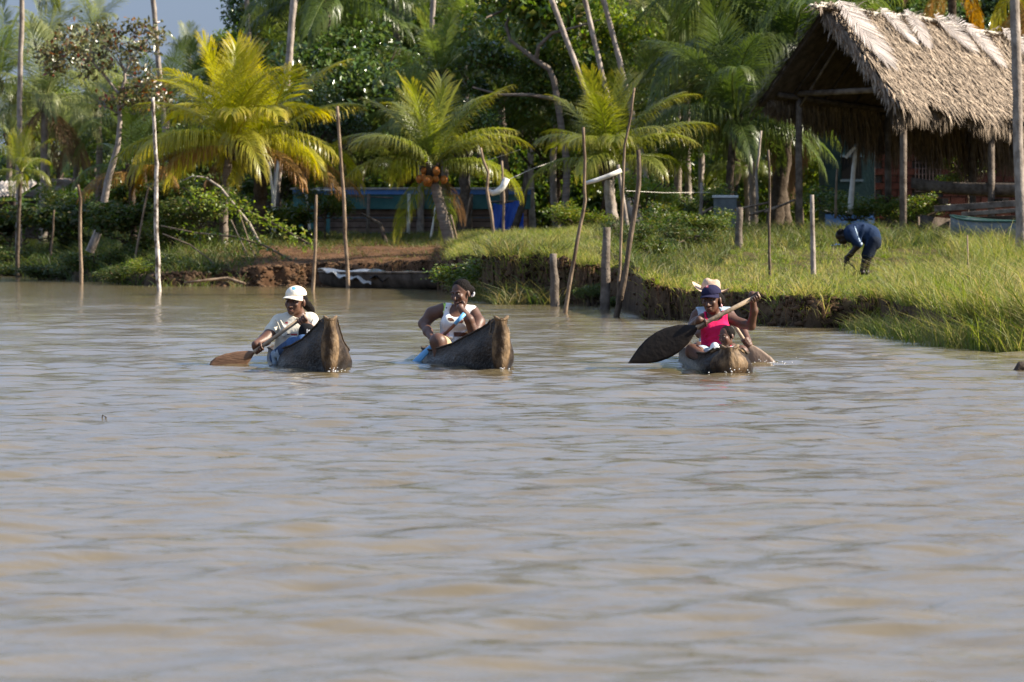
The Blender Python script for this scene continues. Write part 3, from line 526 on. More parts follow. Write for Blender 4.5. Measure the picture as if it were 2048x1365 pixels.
CR = [crown_mesh(1, 9000, 9, .085, .045, .45, 300, .17), crown_mesh(2, 8000, 7, .095, .05, .45, 240, .16), crown_mesh(3, 7000, 11, .08, .045, .5, 260, .14),
      crown_mesh(4, 2600, 6, .16, .085, .5, 90, .2, .2), crown_mesh(5, 3000, 5, .13, .05, .3, 70, .24, .25)]
def limb(mb, a, b, r0, r1, g, wig=.12, seg=6):
    a, b = Vector(a), Vector(b); ln = (b-a).length; pts = [a+(b-a)*(i/seg)+Vector((g.uniform(-1, 1), g.uniform(-1, 1), g.uniform(-1, 1)))*ln*wig*.5*(0 < i < seg) for i in range(seg+1)]
    mb.tube(pts, [r0+(r1-r0)*i/seg for i in range(seg+1)], 6, cap=False); return pts
def tree(label, px, py, d, rx, rz, m, var, base_px=None, seed=0, bark='bark_dark', tr=.16, name='broadleaf_tree', group=None, cat='tree'):
    g = random.Random(seed+99); c = at(px, py, d); b = gat(px if base_px is None else base_px, d)
    root = empty(name, b, label, cat, group); mb = MB(); hub = b+(c-b)*.62
    limb(mb, b-Vector((0, 0, .1)), hub, tr, tr*.7, g, .06, 8)
    for k in range(6):
        a = k*1.05+g.random(); limb(mb, hub, c+Vector((math.cos(a)*rx*.6, math.sin(a)*rx*.6, g.uniform(-.3, .6)*rz)), tr*.5, .02, g, .2)
    mb.build('trunk', M[bark], root, True)
    put('crown', CR[var], root, c-b, g.uniform(0, 6.28), (rx, rx, rz), M[m]); return root
def shrub(label, px, py, d, rx, rz, m, var=3, seed=0, name='shrub', group=None):
    return tree(label, px, py, d, rx, rz, m, var, seed=seed, tr=.03, name=name, group=group, cat='bush')
tree('large dark glossy tree behind the yellow palms, glinting with light', 690, 175, 117, 2.3, 2.3, 'l_gloss', 0, seed=1)
tree('dark glossy tree left of the nut palm crown', 610, 235, 113, 1.5, 1.4, 'l_gloss', 2, seed=2)
tree('dark tree top against the sky beside the thin pale trunk', 535, 20, 127, 1.5, 1.6, 'l_gloss', 1, seed=4)
tree('small light green tree against the sky above the yellow palms', 445, 118, 142, 1.1, 1.0, 'l_light', 1, seed=5)
tree('yellowish green tree behind the three leaning trunks', 1215, 115, 115, 2.0, 2.4, 'l_light', 0, seed=6)
tree('broad tree with heavy crooked limbs left of the leaning trunks', 1010, 95, 113, 2.3, 1.9, 'l_mid', 0, seed=7)
tree('low dark leafy tree behind the nut palm trunk', 930, 265, 107, 1.2, 1.1, 'l_gloss', 2, seed=8)
tree('dark leafy tree between the shining palm and the hut palms', 1330, 275, 110, 1.3, 1.4, 'l_mid', 1, seed=9)
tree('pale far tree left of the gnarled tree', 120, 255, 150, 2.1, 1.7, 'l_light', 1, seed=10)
tree('far olive tree behind the slender stakes on the left', 285, 245, 140, 2.0, 1.8, 'l_mid', 0, seed=11)
tree('dim tree behind the blue roofed house', 800, 300, 121, 2.2, 1.6, 'l_mid', 2, seed=12)
tree('bright leafy tree seen through the hut posts', 1665, 290, 124, 2.0, 1.9, 'l_light', 1, seed=13)
tree('dark tree above the middle of the thatched roof', 1790, -10, 128, 2.4, 2.1, 'l_gloss', 0, seed=14)
tree('leafy tree behind the dark hut palms', 1470, 140, 122, 2.6, 2.6, 'l_mid', 1, seed=15)
tree('tall tree at the top centre behind the dark palms', 820, 70, 131, 2.8, 2.6, 'l_mid', 0, seed=16)
tree('tall olive tree at the top, right of the broad limbed tree', 1100, -10, 128, 2.8, 2.2, 'l_light', 2, seed=17)
tree('low tree on the shaded ground behind the left mud bank', 420, 330, 116, 1.6, 1.4, 'l_bush', 2, seed=18)
tree('leafy tree behind the stakes left of the hut', 1110, 290, 113, 1.5, 1.5, 'l_mid', 2, seed=19)
tree('dark tree behind the brick house at the right edge', 2000, 60, 132, 2.2, 2.0, 'l_gloss', 1, seed=20)
# exposed crooked limbs of the broad tree
mb = MB(); root = empty('broadleaf_tree', gat(1128, 106), 'tree with a thick crooked forked limb showing against the leaves', 'tree'); bb = gat(1128, 106)
for pts, rr in (([bb-Vector((0, 0, .1)), at(1135, 330, 106), at(1108, 160, 106), at(1098, 138, 106), at(1068, 118, 106), at(1020, 80, 106.2), at(1012, 50, 106.4), at(1030, 10, 106.6), at(1070, -20, 107)], [.10, .09, .075, .07, .065, .045, .04, .03, .02]),
                ([at(1072, 120, 106), at(1078, 92, 105.8), at(1105, 66, 105.6), at(1150, 55, 105.4), at(1200, 40, 105.4)], [.06, .045, .04, .03, .015]),
                ([at(1060, 0, 106.8), at(1026, 14, 106.4), at(990, 28, 106), at(972, 36, 105.8)], [.04, .04, .03, .02]),
                ([at(1118, 200, 106), at(1060, 190, 105.6), at(1000, 190, 105.2), at(945, 175, 105)], [.06, .045, .035, .02])):
    mb.tube(pts, rr, 7, cap=False)
mb.build('trunk', M['bark_ring'], root, True); put('crown', CR[3], root, at(1060, 70, 107.0)-bb, 1.0, (1.8, 1.5, 1.7), M['l_mid']); put('crown', CR[1], root, at(1080, 190, 107.4)-bb, 3.0, (1.3, 1.1, 1.3), M['l_mid'])
put('crown', CR[3], root, at(960, 150, 107)-bb, 2.0, (1.1, .8, .9), M['l_gloss'])

# gnarled white-limbed tree with sparse reddish leaves
b = gat(183, 108); root = empty('gnarled_tree', b, 'gnarled white limbed tree with sparse reddish leaves leaning over the left bank', 'tree'); mb = MB(); g = random.Random(4)
A = lambda x, y, dd=0: at(x, y, 108+dd)
tips = []
def br(pts, rr): mb.tube([A(*p) for p in pts], rr, 7, cap=False); tips.append(A(*pts[-1]))
br([(180, 505), (200, 455), (215, 365), (236, 290), (240, 245), (238, 205)], [.115, .10, .09, .07, .06, .05])
br([(238, 205), (240, 190), (250, 160), (249, 140), (240, 122), (228, 95)], [.05, .05, .04, .03, .02, .012])
br([(236, 186), (212, 155), (190, 130), (178, 112), (150, 100), (118, 118)], [.042, .035, .03, .022, .016, .01])
br([(248, 150), (262, 120), (282, 95), (294, 84), (300, 66)], [.03, .025, .018, .012, .008])
br([(242, 232), (228, 222), (208, 212), (192, 200)], [.03, .024, .018, .01])
br([(240, 214), (262, 204), (275, 190), (270, 172)], [.03, .022, .015, .01])
br([(262, 204), (285, 210), (305, 200), (325, 185)], [.024, .018, .014, .008])
br([(190, 130), (165, 105), (140, 85), (128, 70)], [.02, .015, .012, .007]); br([(178, 112), (185, 85), (200, 62)], [.018, .012, .007])
br([(249, 142), (225, 110), (210, 85), (215, 60)], [.02, .014, .01, .006]); br([(250, 150), (290, 160), (316, 172)], [.02, .014, .008])
br([(140, 104), (112, 110), (95, 100)], [.014, .01, .006]); br([(262, 120), (258, 85), (268, 55)], [.016, .01, .006])
mb.build('trunk', M['bark_pale'], root, True)
gg = np.random.default_rng(8); cs = []
for (x, y) in [(128, 70), (150, 62), (175, 75), (200, 60), (215, 55), (235, 70), (262, 52), (280, 55), (300, 66), (315, 75), (95, 100), (110, 105), (135, 95), (160, 95), (180, 105), (205, 100), (228, 95), (255, 95), (285, 88), (118, 122), (150, 120), (175, 140), (215, 130), (265, 120), (285, 145), (300, 165), (316, 172), (270, 172), (250, 180), (290, 185), (325, 185), (305, 200), (285, 212), (260, 205), (240, 190), (212, 200), (330, 200), (120, 135), (100, 128), (88, 105), (315, 90)]:
    cs.append(np.array(A(x, y, gg.uniform(-.8, .8))))
cs = np.array(cs); NL = 2100; k = gg.integers(0, len(cs), NL); P = cs[k]+gg.normal(0, .125, (NL, 3)); V, T = leaves(P-np.array(b), gg, .15, .085, .35)
tone = np.repeat(np.stack([gg.uniform(0, 1, NL), (gg.random(NL) < .13)*gg.uniform(.4, 1, NL), gg.uniform(0, 1, NL)], -1), 4, 0)
link('crown', np_mesh('crown', V, None, T, col=tone), root, M['l_red'])

for i, (px, py, d, rx, rz, m, var, lab) in enumerate((
        (20, 470, 121, 1.3, .8, 'l_bush', 3, 'dark bush at the left edge of the bank'),
        (100, 462, 117, 1.2, .75, 'l_bush', 3, 'dark bush behind the short thin stick on the left bank'),
        (140, 430, 119, 1.0, .8, 'l_mid', 4, 'lighter leafy bush left of the leaning gnarled trunk'),
        (60, 525, 115.5, 1.3, .42, 'l_bush', 4, 'low dark bush overhanging the water at the far left'),
        (210, 530, 105, 1.0, .45, 'l_bush', 4, 'low dark bush at the waterline below the gnarled trunk'),
        (250, 465, 106, 1.1, .75, 'l_bush', 3, 'bush between the gnarled trunk and the tallest stake'),
        (345, 470, 104, .9, .6, 'l_mid', 4, 'leafy bush just right of the tallest stake'),
        (300, 420, 110, 1.1, .8, 'l_bush', 3, 'dark bush behind the tallest stake'),
        (400, 430, 103, 1.0, .6, 'l_bush', 4, 'bush under the bent branch left of the yellow palms'),
        (390, 545, 97.3, .95, .36, 'l_mid', 4, 'fresh green weedy bush at the foot of the mud bank'),
        (300, 545, 98, .6, .28, 'l_light', 4, 'pale green weedy bush at the waterline by the tallest stake'),
        (560, 455, 108, .9, .55, 'l_mid', 3, 'leafy bush right of the yellow palm trunks'),
        (650, 415, 107, .7, .6, 'l_mid', 4, 'shrub in front of the blue house corner'),
        (470, 400, 112, 1.2, .7, 'l_bush', 3, 'dark bush between the yellow palm trunks'),
        (965, 562, 80.5, .95, .46, 'l_mid', 4, 'tangled bush of reeds and leaves at the waterline behind the woman in white'),
        (1055, 578, 78, .75, .34, 'l_mid', 4, 'olive bush at the waterline left of the short post'),
        (1330, 455, 92, .8, .5, 'l_mid', 4, 'weedy bush behind the thin dark leaning stake'),
        (1390, 420, 100, .8, .55, 'l_mid', 4, 'leafy bush behind the fence sticks left of the hut'),
        (1150, 440, 93, .8, .35, 'l_light', 4, 'light green weeds on the mound below the shining palm'),
        (1290, 395, 97, .7, .6, 'l_light', 4, 'sunlit leafy shrub right of the shining palm trunk'),
        (1700, 420, 100, 1.2, .5, 'l_mid', 4, 'green bush in the shade behind the hut posts'),
        (1830, 430, 98, .8, .45, 'l_mid', 4, 'green bush beside the second hut post'),
        (1935, 345, 111, .7, .45, 'l_mid', 3, 'leafy bush in front of the brick wall'),
        (1250, 610, 72.7, .35, .2, 'l_bush', 4, 'small dark plant at the foot of the inlet'),
        (560, 350, 116, 1.1, 1.0, 'l_bush', 3, 'dark thicket behind the yellow palm trunks'),
        (1045, 535, 78.6, .7, .26, 'l_bush', 4, 'dark weeds on the cut bank left of the short post'),
        (1150, 545, 76.5, .5, .28, 'l_mid', 4, 'olive weeds on the cut bank between the two thick posts'),
        (1185, 590, 73.6, .35, .18, 'l_bush', 4, 'dark weeds at the waterline just left of the tall thick post'),
        (1290, 545, 78, .5, .3, 'l_bush', 4, 'dark weedy bush at the head of the inlet'),
        (1300, 500, 84, .55, .34, 'l_mid', 4, 'weedy bush on the slope behind the dark leaning stake'),
        (1370, 480, 88, .7, .36, 'l_bush', 4, 'dark weedy bush on the slope left of the thick grey post'),
        (1420, 455, 92, .7, .36, 'l_mid', 4, 'green weedy bush just left of the thick grey post'),
        (1255, 470, 84, .5, .32, 'l_bush', 4, 'weedy bush behind the tall white stake'),
        (1170, 520, 78.5, .4, .22, 'l_bush', 4, 'small bush on the slope between the leaning stake and the tall thick post'),
        (15, 540, 114.5, 1.1, .34, 'l_bush', 4, 'dark weedy bush at the waterline, furthest left'),
        (120, 548, 107, 1.0, .34, 'l_bush', 4, 'dark weedy bush at the waterline left of the brown knobbly stake'),
        (255, 556, 99.5, .9, .30, 'l_bush', 4, 'dark weedy bush at the waterline just left of the tallest stake'),
        (480, 545, 97.5, .8, .30, 'l_bush', 4, 'dark weeds at the foot of the mud bank behind the white cap'),
        (1960, 690, 50.5, .55, .22, 'l_bush', 4, 'dark leafy tangle hanging over the water at the right edge'),
        (1690, 640, 58.9, .28, .16, 'l_light', 4, 'small green plant on the face of the cut bank'))):
    shrub(lab, px, py, d, rx, rz, m, var, 200+i)
# leafy fallen branch and bent sticks in front of the left bank
def branch(label, pts, rr, nleaf=0, m='stake', lm='l_mid', spread=.09, name='fallen_branch', sd=1):
    p = [at(*q) for q in pts]; b = p[0]; root = empty(name, b, label, 'branch'); MB().tube(p, rr, 6).build('stem', M[m], root, True)
    if nleaf:
        g2 = np.random.default_rng(sd); u = g2.uniform(.1, 1, nleaf)*(len(p)-1); i = np.minimum(u.astype(int), len(p)-2); a = np.array([tuple(v) for v in p])
        P = a[i]+(a[i+1]-a[i])*(u-i)[:, None]+g2.normal(0, spread, (nleaf, 3)); V, T = leaves(P-np.array(b), g2, .12, .06, .6)
        tn = np.repeat(np.stack([g2.uniform(.2, 1, nleaf), (g2.random(nleaf) < .15)*.6, g2.uniform(0, 1, nleaf)], -1), 4, 0)
        link('leaves', np_mesh('leaves', V, None, T, col=tn), root, M[lm])
    return root
branch('pale bent branch arching over the left bank bushes', [(365, 362, 101), (385, 353, 101), (412, 356, 101), (440, 375, 101), (470, 412, 101), (500, 450, 101), (520, 490, 100)], [.012, .02, .026, .03, .033, .036, .04], 90, 'bark_pale', sd=1)
branch('leafy green branch sagging down to the right across the yellow palm trunks', [(365, 375, 102), (400, 395, 101.5), (450, 408, 101), (500, 425, 100.5), (560, 455, 100), (620, 490, 99)], [.014, .018, .02, .022, .026, .03], 520, 'bark_dark', 'l_light', .11, sd=2)
branch('long thin fallen branch lying from the tallest stake across the mud bank', [(322, 452, 98.6), (390, 466, 98.4), (470, 474, 98.2), (530, 492, 98), (590, 525, 97.4)], [.014, .018, .022, .022, .024], 200, 'stake', 'l_mid', .08, sd=3)
branch('thin grey fallen stick below the tallest stake', [(325, 468, 98), (380, 490, 97.8), (420, 520, 97.4), (452, 556, 97)], [.012, .016, .018, .02], 0, sd=4)
branch('thin stick leaning on the mud bank under the bent branch', [(462, 440, 100), (490, 500, 98.6), (512, 550, 97.2)], [.012, .015, .018], 0, sd=5)
branch('second thin stick leaning on the mud bank, right of the first', [(480, 430, 100), (500, 490, 98.6), (530, 555, 97.2)], [.010, .013, .016], 0, sd=6)
branch('curved driftwood branch lying along the waterline of the left bank', [(368, 566, 94.6), (420, 560, 94.8), (455, 557, 95), (490, 568, 94.6)], [.02, .03, .035, .03], 0, 'stake', name='driftwood', sd=7)
branch('dark forked stump leaning on the grass in front of the long house', [(724, 428, 106), (745, 440, 105), (760, 448, 104.5), (772, 485, 104)], [.03, .04, .05, .055], 0, 'bark_dark', name='stump', sd=8)
# far wood closing the view
gF = np.random.default_rng(77)
def mass(name, label, n, x0, x1, y0, y1, topf, ln, m):
    xx = gF.uniform(x0, x1, n); yy = gF.uniform(y0, y1, n); top = topf(xx, yy)+.6*wob(xx, yy, .35, 61)+.35*wob(xx, yy, 1.1, 62)
    P = np.stack([xx, yy, .9+(top-.9)*gF.random(n)**.8], -1); V, T = leaves(P, gF, ln, ln*.5, .45)
    tone = np.repeat(np.stack([np.clip(.5+.5*wob(xx, P[:, 2], .5, 63)+gF.normal(0, .2, n), 0, 1), (gF.random(n) < .1)*.7, gF.uniform(0, 1, n)], -1), 4, 0)
    tag(link(name, np_mesh(name, V, None, T, col=tone), None, m), label, 'wood', kind='stuff')
mass('far_wood', 'far off dark green wood closing the view behind the palms', 60000, -24, 24, 150, 175, lambda x, y: np.interp(x/y*F+1024, [-200, 250, 420, 520, 600, 2300], [3.4, 4.0, 4.8, 6.4, 9.0, 9.5]), .42, M['l_mid'])
mass('undergrowth', 'tangled leafy undergrowth filling the ground behind the trees', 42000, -7, 17, 125, 136, lambda x, y: 3.6+0*x, .24, M['l_mid'])
mass('understorey', 'mid green leafy wall behind the central palms', 42000, -8, 9, 127, 137, lambda x, y: 7.5+0*x, .26, M['l_mid'])
mass('undergrowth', 'hazy leafy undergrowth behind the left bank bushes', 16000, -19, -7, 132, 144, lambda x, y: 2.2+0*x, .24, M['l_mid'])
# ------------------------------------------------------------------ thatched hut
hr = random.Random(21); hg = np.random.default_rng(22)
RL = at(1640, 22, 95); dr_ = Vector((.6, .8, 0)); pr_ = Vector((.8, -.6, 0))
HB = Vector((6.6, 97, 1.05)); hut = empty('thatched_hut', HB, 'open sided thatched hut on posts with a grey palm leaf roof', 'hut')
LEN, HW, DROP = 12.5, 1.62, 1.9
def rp(t, s, h=0):                           # t along the ridge, s across (+ towards the river side), h above the slope
    sag = .10*math.sin(t*.55)+.05*math.sin(t*1.7+1)
    return RL + dr_*t + pr_*s + Vector((0, 0, -abs(s)/HW*DROP + sag*.6 + h - .045*t))
for sgn in (1, -1):                           # two slope slabs with real thickness
    V = []; nt_, nsl = 30, 8
    for lay in (0, -.16):
        for i in range(nt_+1):
            for j in range(nsl+1):
                jag = (.10*math.sin(i*2.3)+.06*math.sin(i*5.1)) if j == nsl else 0
                t_ = i/nt_*LEN + (0.10+ .14*(j/nsl if sgn > 0 else .15*(j/nsl)) if i == 0 else 0)
                V.append(rp(t_, sgn*(j/nsl*(HW+.02)+jag*.3), lay*(1 if j < nsl else .6)))
    k = (nt_+1)*(nsl+1); fs = []
    ix = lambda i, j, l: l*k+i*(nsl+1)+j
    for i in range(nt_):
        for j in range(nsl):
            fs += [(ix(i, j, 0), ix(i+1, j, 0), ix(i+1, j+1, 0), ix(i, j+1, 0)), (ix(i, j, 1), ix(i, j+1, 1), ix(i+1, j+1, 1), ix(i+1, j, 1))]
        fs += [(ix(i, nsl, 0), ix(i+1, nsl, 0), ix(i+1, nsl, 1), ix(i, nsl, 1))]
    for j in range(nsl): fs += [(ix(0, j, 0), ix(0, j+1, 0), ix(0, j+1, 1), ix(0, j, 1))]
    MB().add(V, fs).build('roof_slope', M['wood_dark'], hut)
def strips(P, d, nr, ln, wd, curl, g):        # loose leaf strips: root, direction, normal
    n = len(P); sd = nrm(np.cross(d, nr)); l = ln[:, None]; w = wd[:, None]/2
    m = P+d*l*.55+nr*(curl*.5)[:, None]; dn = np.array([0, 0, -1.]); d2 = nrm(d+dn*g.uniform(.0, .7, n)[:, None]); tp = m+d2*l*.45
    V = np.stack([P-sd*w, P+sd*w, m+sd*w, m-sd*w, tp+sd*w*.25], 1).reshape(-1, 3); k = np.arange(n)*5
    return V, np.stack([k, k+1, k+2, k+3], -1), np.stack([k+3, k+2, k+4], -1)
def thatch(sgn, n, tmax=LEN):
    t = hg.uniform(.05, 1, n)**1.25*tmax; rowk = hg.integers(0, 15, n); u = np.clip((rowk+hg.normal(0, .16, n))/14, 0, 1)
    u = u*(.25+.75) ; front = np.where(sgn > 0, .15*u, .12*u); t = np.maximum(t, .02+front+hg.uniform(0, .1, n))
    P = np.array([tuple(rp(a, sgn*(b*HW+.03), .03)) for a, b in zip(t, u)])
    sl = np.array(tuple((pr_*sgn*HW+Vector((0, 0, -DROP))).normalized())); nr = np.array(tuple((Vector((0, 0, 1))*HW+pr_*sgn*DROP).normalized())); al = np.array(tuple(dr_))
    d = nrm(sl+al*hg.normal(.12, .38, n)[:, None]+nr*hg.uniform(-.02, .16, n)[:, None]); P = P+nr*hg.uniform(0, .09, n)[:, None]
    ln = hg.uniform(.22, .5, n); ln = np.where(u > .88, ln*hg.uniform(.6, 1.9, n)*(.75+.5*np.sin(t*3.1)*np.sin(t*1.3)), ln)
    V, q, t3 = strips(P, d, np.repeat(nr[None], n, 0), ln, hg.uniform(.014, .05, n), hg.uniform(0, .09, n), hg)
    tone = np.repeat(np.clip(hg.normal(1.0, .38, n), .3, 1.9), 5)
    o = link('thatch', np_mesh('thatch', V-np.array(HB), q, t3, col=tone), hut, M['thatch']); tag(o, kind='stuff')
thatch(1, 21000); thatch(-1, 2500)
# hanging fringe under both eaves
n = 6500; t = hg.uniform(.3, LEN, n); sg = np.where(hg.random(n) < .35, 1, -1); P = np.array([tuple(rp(a, s*(HW+hg.uniform(-.15, .03)), -.14)) for a, s in zip(t, sg)])
d = nrm(np.stack([hg.normal(0, .12, n), hg.normal(0, .12, n), -np.ones(n)], -1)); nr = np.repeat(np.array(tuple(pr_))[None], n, 0)
V, q, t3 = strips(P, d, nr, hg.uniform(.15, .6, n)*np.where(sg < 0, 1.9*np.clip(.08+t/4.5, 0, 1), .9)*(.7+.6*(.5+.5*np.sin(t*2.7)*np.sin(t*1.1+1))), hg.uniform(.02, .05, n), hg.uniform(-.02, .02, n), hg)
tag(link('eave_fringe', np_mesh('eave_fringe', V-np.array(HB), q, t3, col=np.repeat(hg.uniform(.4, 1.0, n), 5)), hut, M['thatch']), kind='stuff')
# ragged leaf ends along the open gable on the far slope
n = 500; u = hg.random(n); P = np.array([tuple(rp(hg.uniform(-.02, .25), -a*HW, -.05)) for a in u]); d = nrm(-np.array(tuple(dr_))*hg.uniform(.2, 1, n)[:, None]+np.array(tuple(-pr_*.8+Vector((0, 0, -.35))))[None]*hg.uniform(.4, 1.1, n)[:, None]+hg.normal(0, .15, (n, 3)))
V, q, t3 = strips(P, d, np.repeat(np.array([[0, 0, 1.]]), n, 0), hg.uniform(.15, .5, n), hg.uniform(.015, .04, n), hg.uniform(-.03, .03, n), hg)
tag(link('gable_fringe', np_mesh('gable_fringe', V-np.array(HB), q, t3, col=np.repeat(hg.uniform(.5, 1.1, n), 5)), hut, M['thatch']), kind='stuff')
n = 900; u = hg.random(n); P = np.array([tuple(rp(.10+.15*a+hg.uniform(-.02, .25), a*HW, hg.uniform(-.12, .08))) for a in u]); d = nrm(-np.array(tuple(dr_))*hg.uniform(.15, .9, n)[:, None]+np.array(tuple(pr_*.7+Vector((0, 0, -1.0))))[None]*hg.uniform(.5, 1.1, n)[:, None]+hg.normal(0, .15, (n, 3)))
V, q, t3 = strips(P, d, np.repeat(np.array(tuple((-dr_+Vector((0, 0, .4))).normalized()))[None], n, 0), hg.uniform(.15, .5, n), hg.uniform(.02, .05, n), hg.uniform(-.03, .05, n), hg)
tag(link('gable_fringe', np_mesh('gable_fringe', V-np.array(HB), q, t3, col=np.repeat(hg.uniform(.5, 1.4, n), 5)), hut, M['thatch']), kind='stuff')
# big dried palm leaves laid over the ridge
def dry_leaf(t, s0, L, az, e, roll, ll=.36, nl=34, seed=0):
    V, q, t3, c = frond_arrays(R(0), .04, nl, L, ll, .03, .0085, seed, .02, .03)
    V = V*np.array([1, 1, 1.]); nrmv = (Vector((0, 0, 1))*HW+pr_*DROP).normalized(); down = (pr_*HW+Vector((0, 0, -DROP))).normalized()
    x = (down*math.cos(az)+dr_*math.sin(az)).normalized(); z = nrmv; y = z.cross(x)
    Mx = np.array([tuple(x), tuple(y), tuple(z)]); W = V@Mx+np.array(tuple(rp(t, s0, .26+e)))
    link('dry_palm_leaf', np_mesh('dry_palm_leaf', W-np.array(HB), q, t3, col=c), hut, M['dryfrond'])
dry_leaf(.62, .04, 1.75, .10, .04, 0, .44, 60, 1); dry_leaf(2.3, .05, 1.0, .35, .03, 0, .44, 44, 2); dry_leaf(3.4, .05, 1.05, -.3, .04, 0, .44, 44, 3)
dry_leaf(4.5, .05, 1.15, .55, .03, 0, .44, 44, 4); dry_leaf(5.8, .05, 1.2, .2, .05, 0, .44, 44, 5); dry_leaf(7.4, .05, 1.2, .4, .05, 0, .44, 44, 6); dry_leaf(9.5, .05, 1.2, -.1, .05, 0, .44, 44, 7)
dry_leaf(5.1, .02, .9, .9, .06, 0, .4, 26, 8); dry_leaf(1.3, .02, .9, -.5, .0, 0, .4, 26, 9)
# ridge cap: long bundled leaf stems
mb = MB(); 
for k in range(9):
    o_ = hr.uniform(-.12, .12); mb.tube([rp(t_, o_+.02*math.sin(t_+k), .13+.06*math.cos(k*1.3)) for t_ in np.linspace(-.25+.1*k % .3, LEN, 26)], .028, 5)
mb.build('ridge_cap', M['peeled'], hut)
n = 2200; t = hg.uniform(-.2, LEN, n)**1; P = np.array([tuple(rp(a, hg.uniform(-.1, .14), .14)) for a in t]); d = nrm(np.array(tuple(dr_))[None]*hg.choice([-1, 1], n, p=[.35, .65])[:, None]*.9+np.array(tuple(pr_*.7))[None]*hg.normal(.4, .5, n)[:, None]+np.array([0, 0, 1.])[None]*hg.normal(-.15, .25, n)[:, None])
V, q, t3 = strips(P, d, np.repeat(np.array([[0, 0, 1.]]), n, 0), hg.uniform(.2, .55, n), hg.uniform(.02, .045, n), hg.uniform(-.02, .05, n), hg)
tag(link('ridge_thatch', np_mesh('ridge_thatch', V-np.array(HB), q, t3, col=np.repeat(hg.uniform(.9, 1.6, n), 5)), hut, M['thatch']), kind='stuff')
def post(t, s, top=None, r=.075, nm='post'):
    p = RL+dr_*t+pr_*s; g0 = gz(p.x, p.y); tz = rp(t, s).z-.12
    MB().tube([(p.x+hr.uniform(-.03, .03), p.y, g0-.2), (p.x, p.y, (g0+tz)/2), (p.x, p.y, tz)], [r*1.1, r, r*.95], 10, ring=lambda i, k: hr.uniform(-.06, .06)).build(nm, M['wood_grey'], hut, True)
for t_ in (1.2, 4.8, 8.4, 12.0): post(t_, 1.32); post(t_, -1.32)
for s in (1.32, -1.32): MB().tube([rp(.4, s, -.22), rp(6, s, -.2), rp(12, s, -.22)], .06, 8).build('wall_plate', M['wood_dark'], hut, True)
for t_ in (1.1, 4.7, 8.3): MB().tube([rp(t_, -1.35, 0)*1+Vector((0, 0, -.12)), Vector((0, 0, 0))+rp(t_, 1.35)+Vector((0, 0, -.05))], .065, 8).build('tie_beam', M['wood_grey'], hut, True)
for t_ in np.arange(1.0, 12.2, 1.25):
    for s in (1, -1): MB().tube([rp(t_, 0, -.2), rp(t_, s*HW*.98, -.2)], .03, 6).build('rafter', M['wood_dark'], hut, True)
MB().tube([rp(1.15, -1.25, -.5), rp(1.15, -.05, -.3)], .03, 6).build('brace', M['wood_grey'], hut, True)
# long dark sill log on the ground between the posts
e1, e2 = gat(1586, 96.5, .10), gat(1875, 97.5, .10); MB().tube([e1, (e1+e2)/2, e2], .11, 8).build('sill_log', M['wood_dark'], hut, True)

# ------------------------------------------------------------------ brick house behind the hut
M['brick'] = mat('brick', (.075, .026, .018), .9, (.14, .048, .03), 3, 5, .5, 40, .15, rand=.3)
M['mortar'] = mat('mortar', (.06, .053, .046), .95, (.11, .10, .09), 6, 6, .5, 30, .1)
M['vent'] = mat('vent', (.15, .10, .085), .9, (.20, .14, .12), 6, 5, .3, 30, .1)
M['tin'] = mat('tin', (.30, .29, .28), .45, (.50, .48, .46), 3, 6, .1, 20, .4, c3=(.34, .28, .24), metal=.2)
M['rust'] = mat('rust', (.16, .09, .06), .8, (.42, .38, .36), 2.2, 7, .2, 20, .3)
D = 118; x0 = (1740-1024)/F*D; zb = 1.05
bh = empty('brick_house', (x0+2.8, D, zb), 'red hollow brick house standing behind the thatched hut', 'house')
MB().box((x0+3.2, D+2.3, zb+1.5), (6.2, 4.2, 3.0)).build('wall', M['mortar'], bh)
MB().beam((x0+3.2, D+.0, zb+3.06), (x0+3.2, D+4.9, zb+3.5), 6.8, .05).build('roof', M['rust'], bh)
bw, bhh = .40, .19; bme = MB().box((0, 0, 0), (bw-.022, .10, bhh-.022)); bm_ = bpy.data.meshes.new('brick'); bm_.from_pydata([tuple(v) for v in bme.v], [], bme.f); bm_.materials.append(M['brick'])
for r_ in range(13):
    for c_ in range(15):
        xx_ = .32+c_*bw+(bw/2 if r_ % 2 else 0); zz_ = .50+r_*bhh
        if 1.15 < xx_ < 1.85 and 3 <= r_ <= 8: continue
        if xx_ > 6.1: continue
        o = bpy.data.objects.new('brick', bm_); COL.objects.link(o); o.parent = bh; o.location = (xx_-2.8, .195-.03-hr.uniform(0, .012), zz_)
MB().box((x0+.06, D+.16, zb+1.5), (.16, .2, 3.0)).build('corner_post', M['wood_grey'], bh)
mb = MB()
for i in range(8): mb.box((x0+1.2+i*.092, D+.12, zb+.50+3.6*bhh+.48), (.022, .10, 1.06))
for i in range(8): mb.box((x0+1.52, D+.135, zb+1.12+i*.15), (.70, .06, .026))
mb.build('vent_screen', M['vent'], bh)
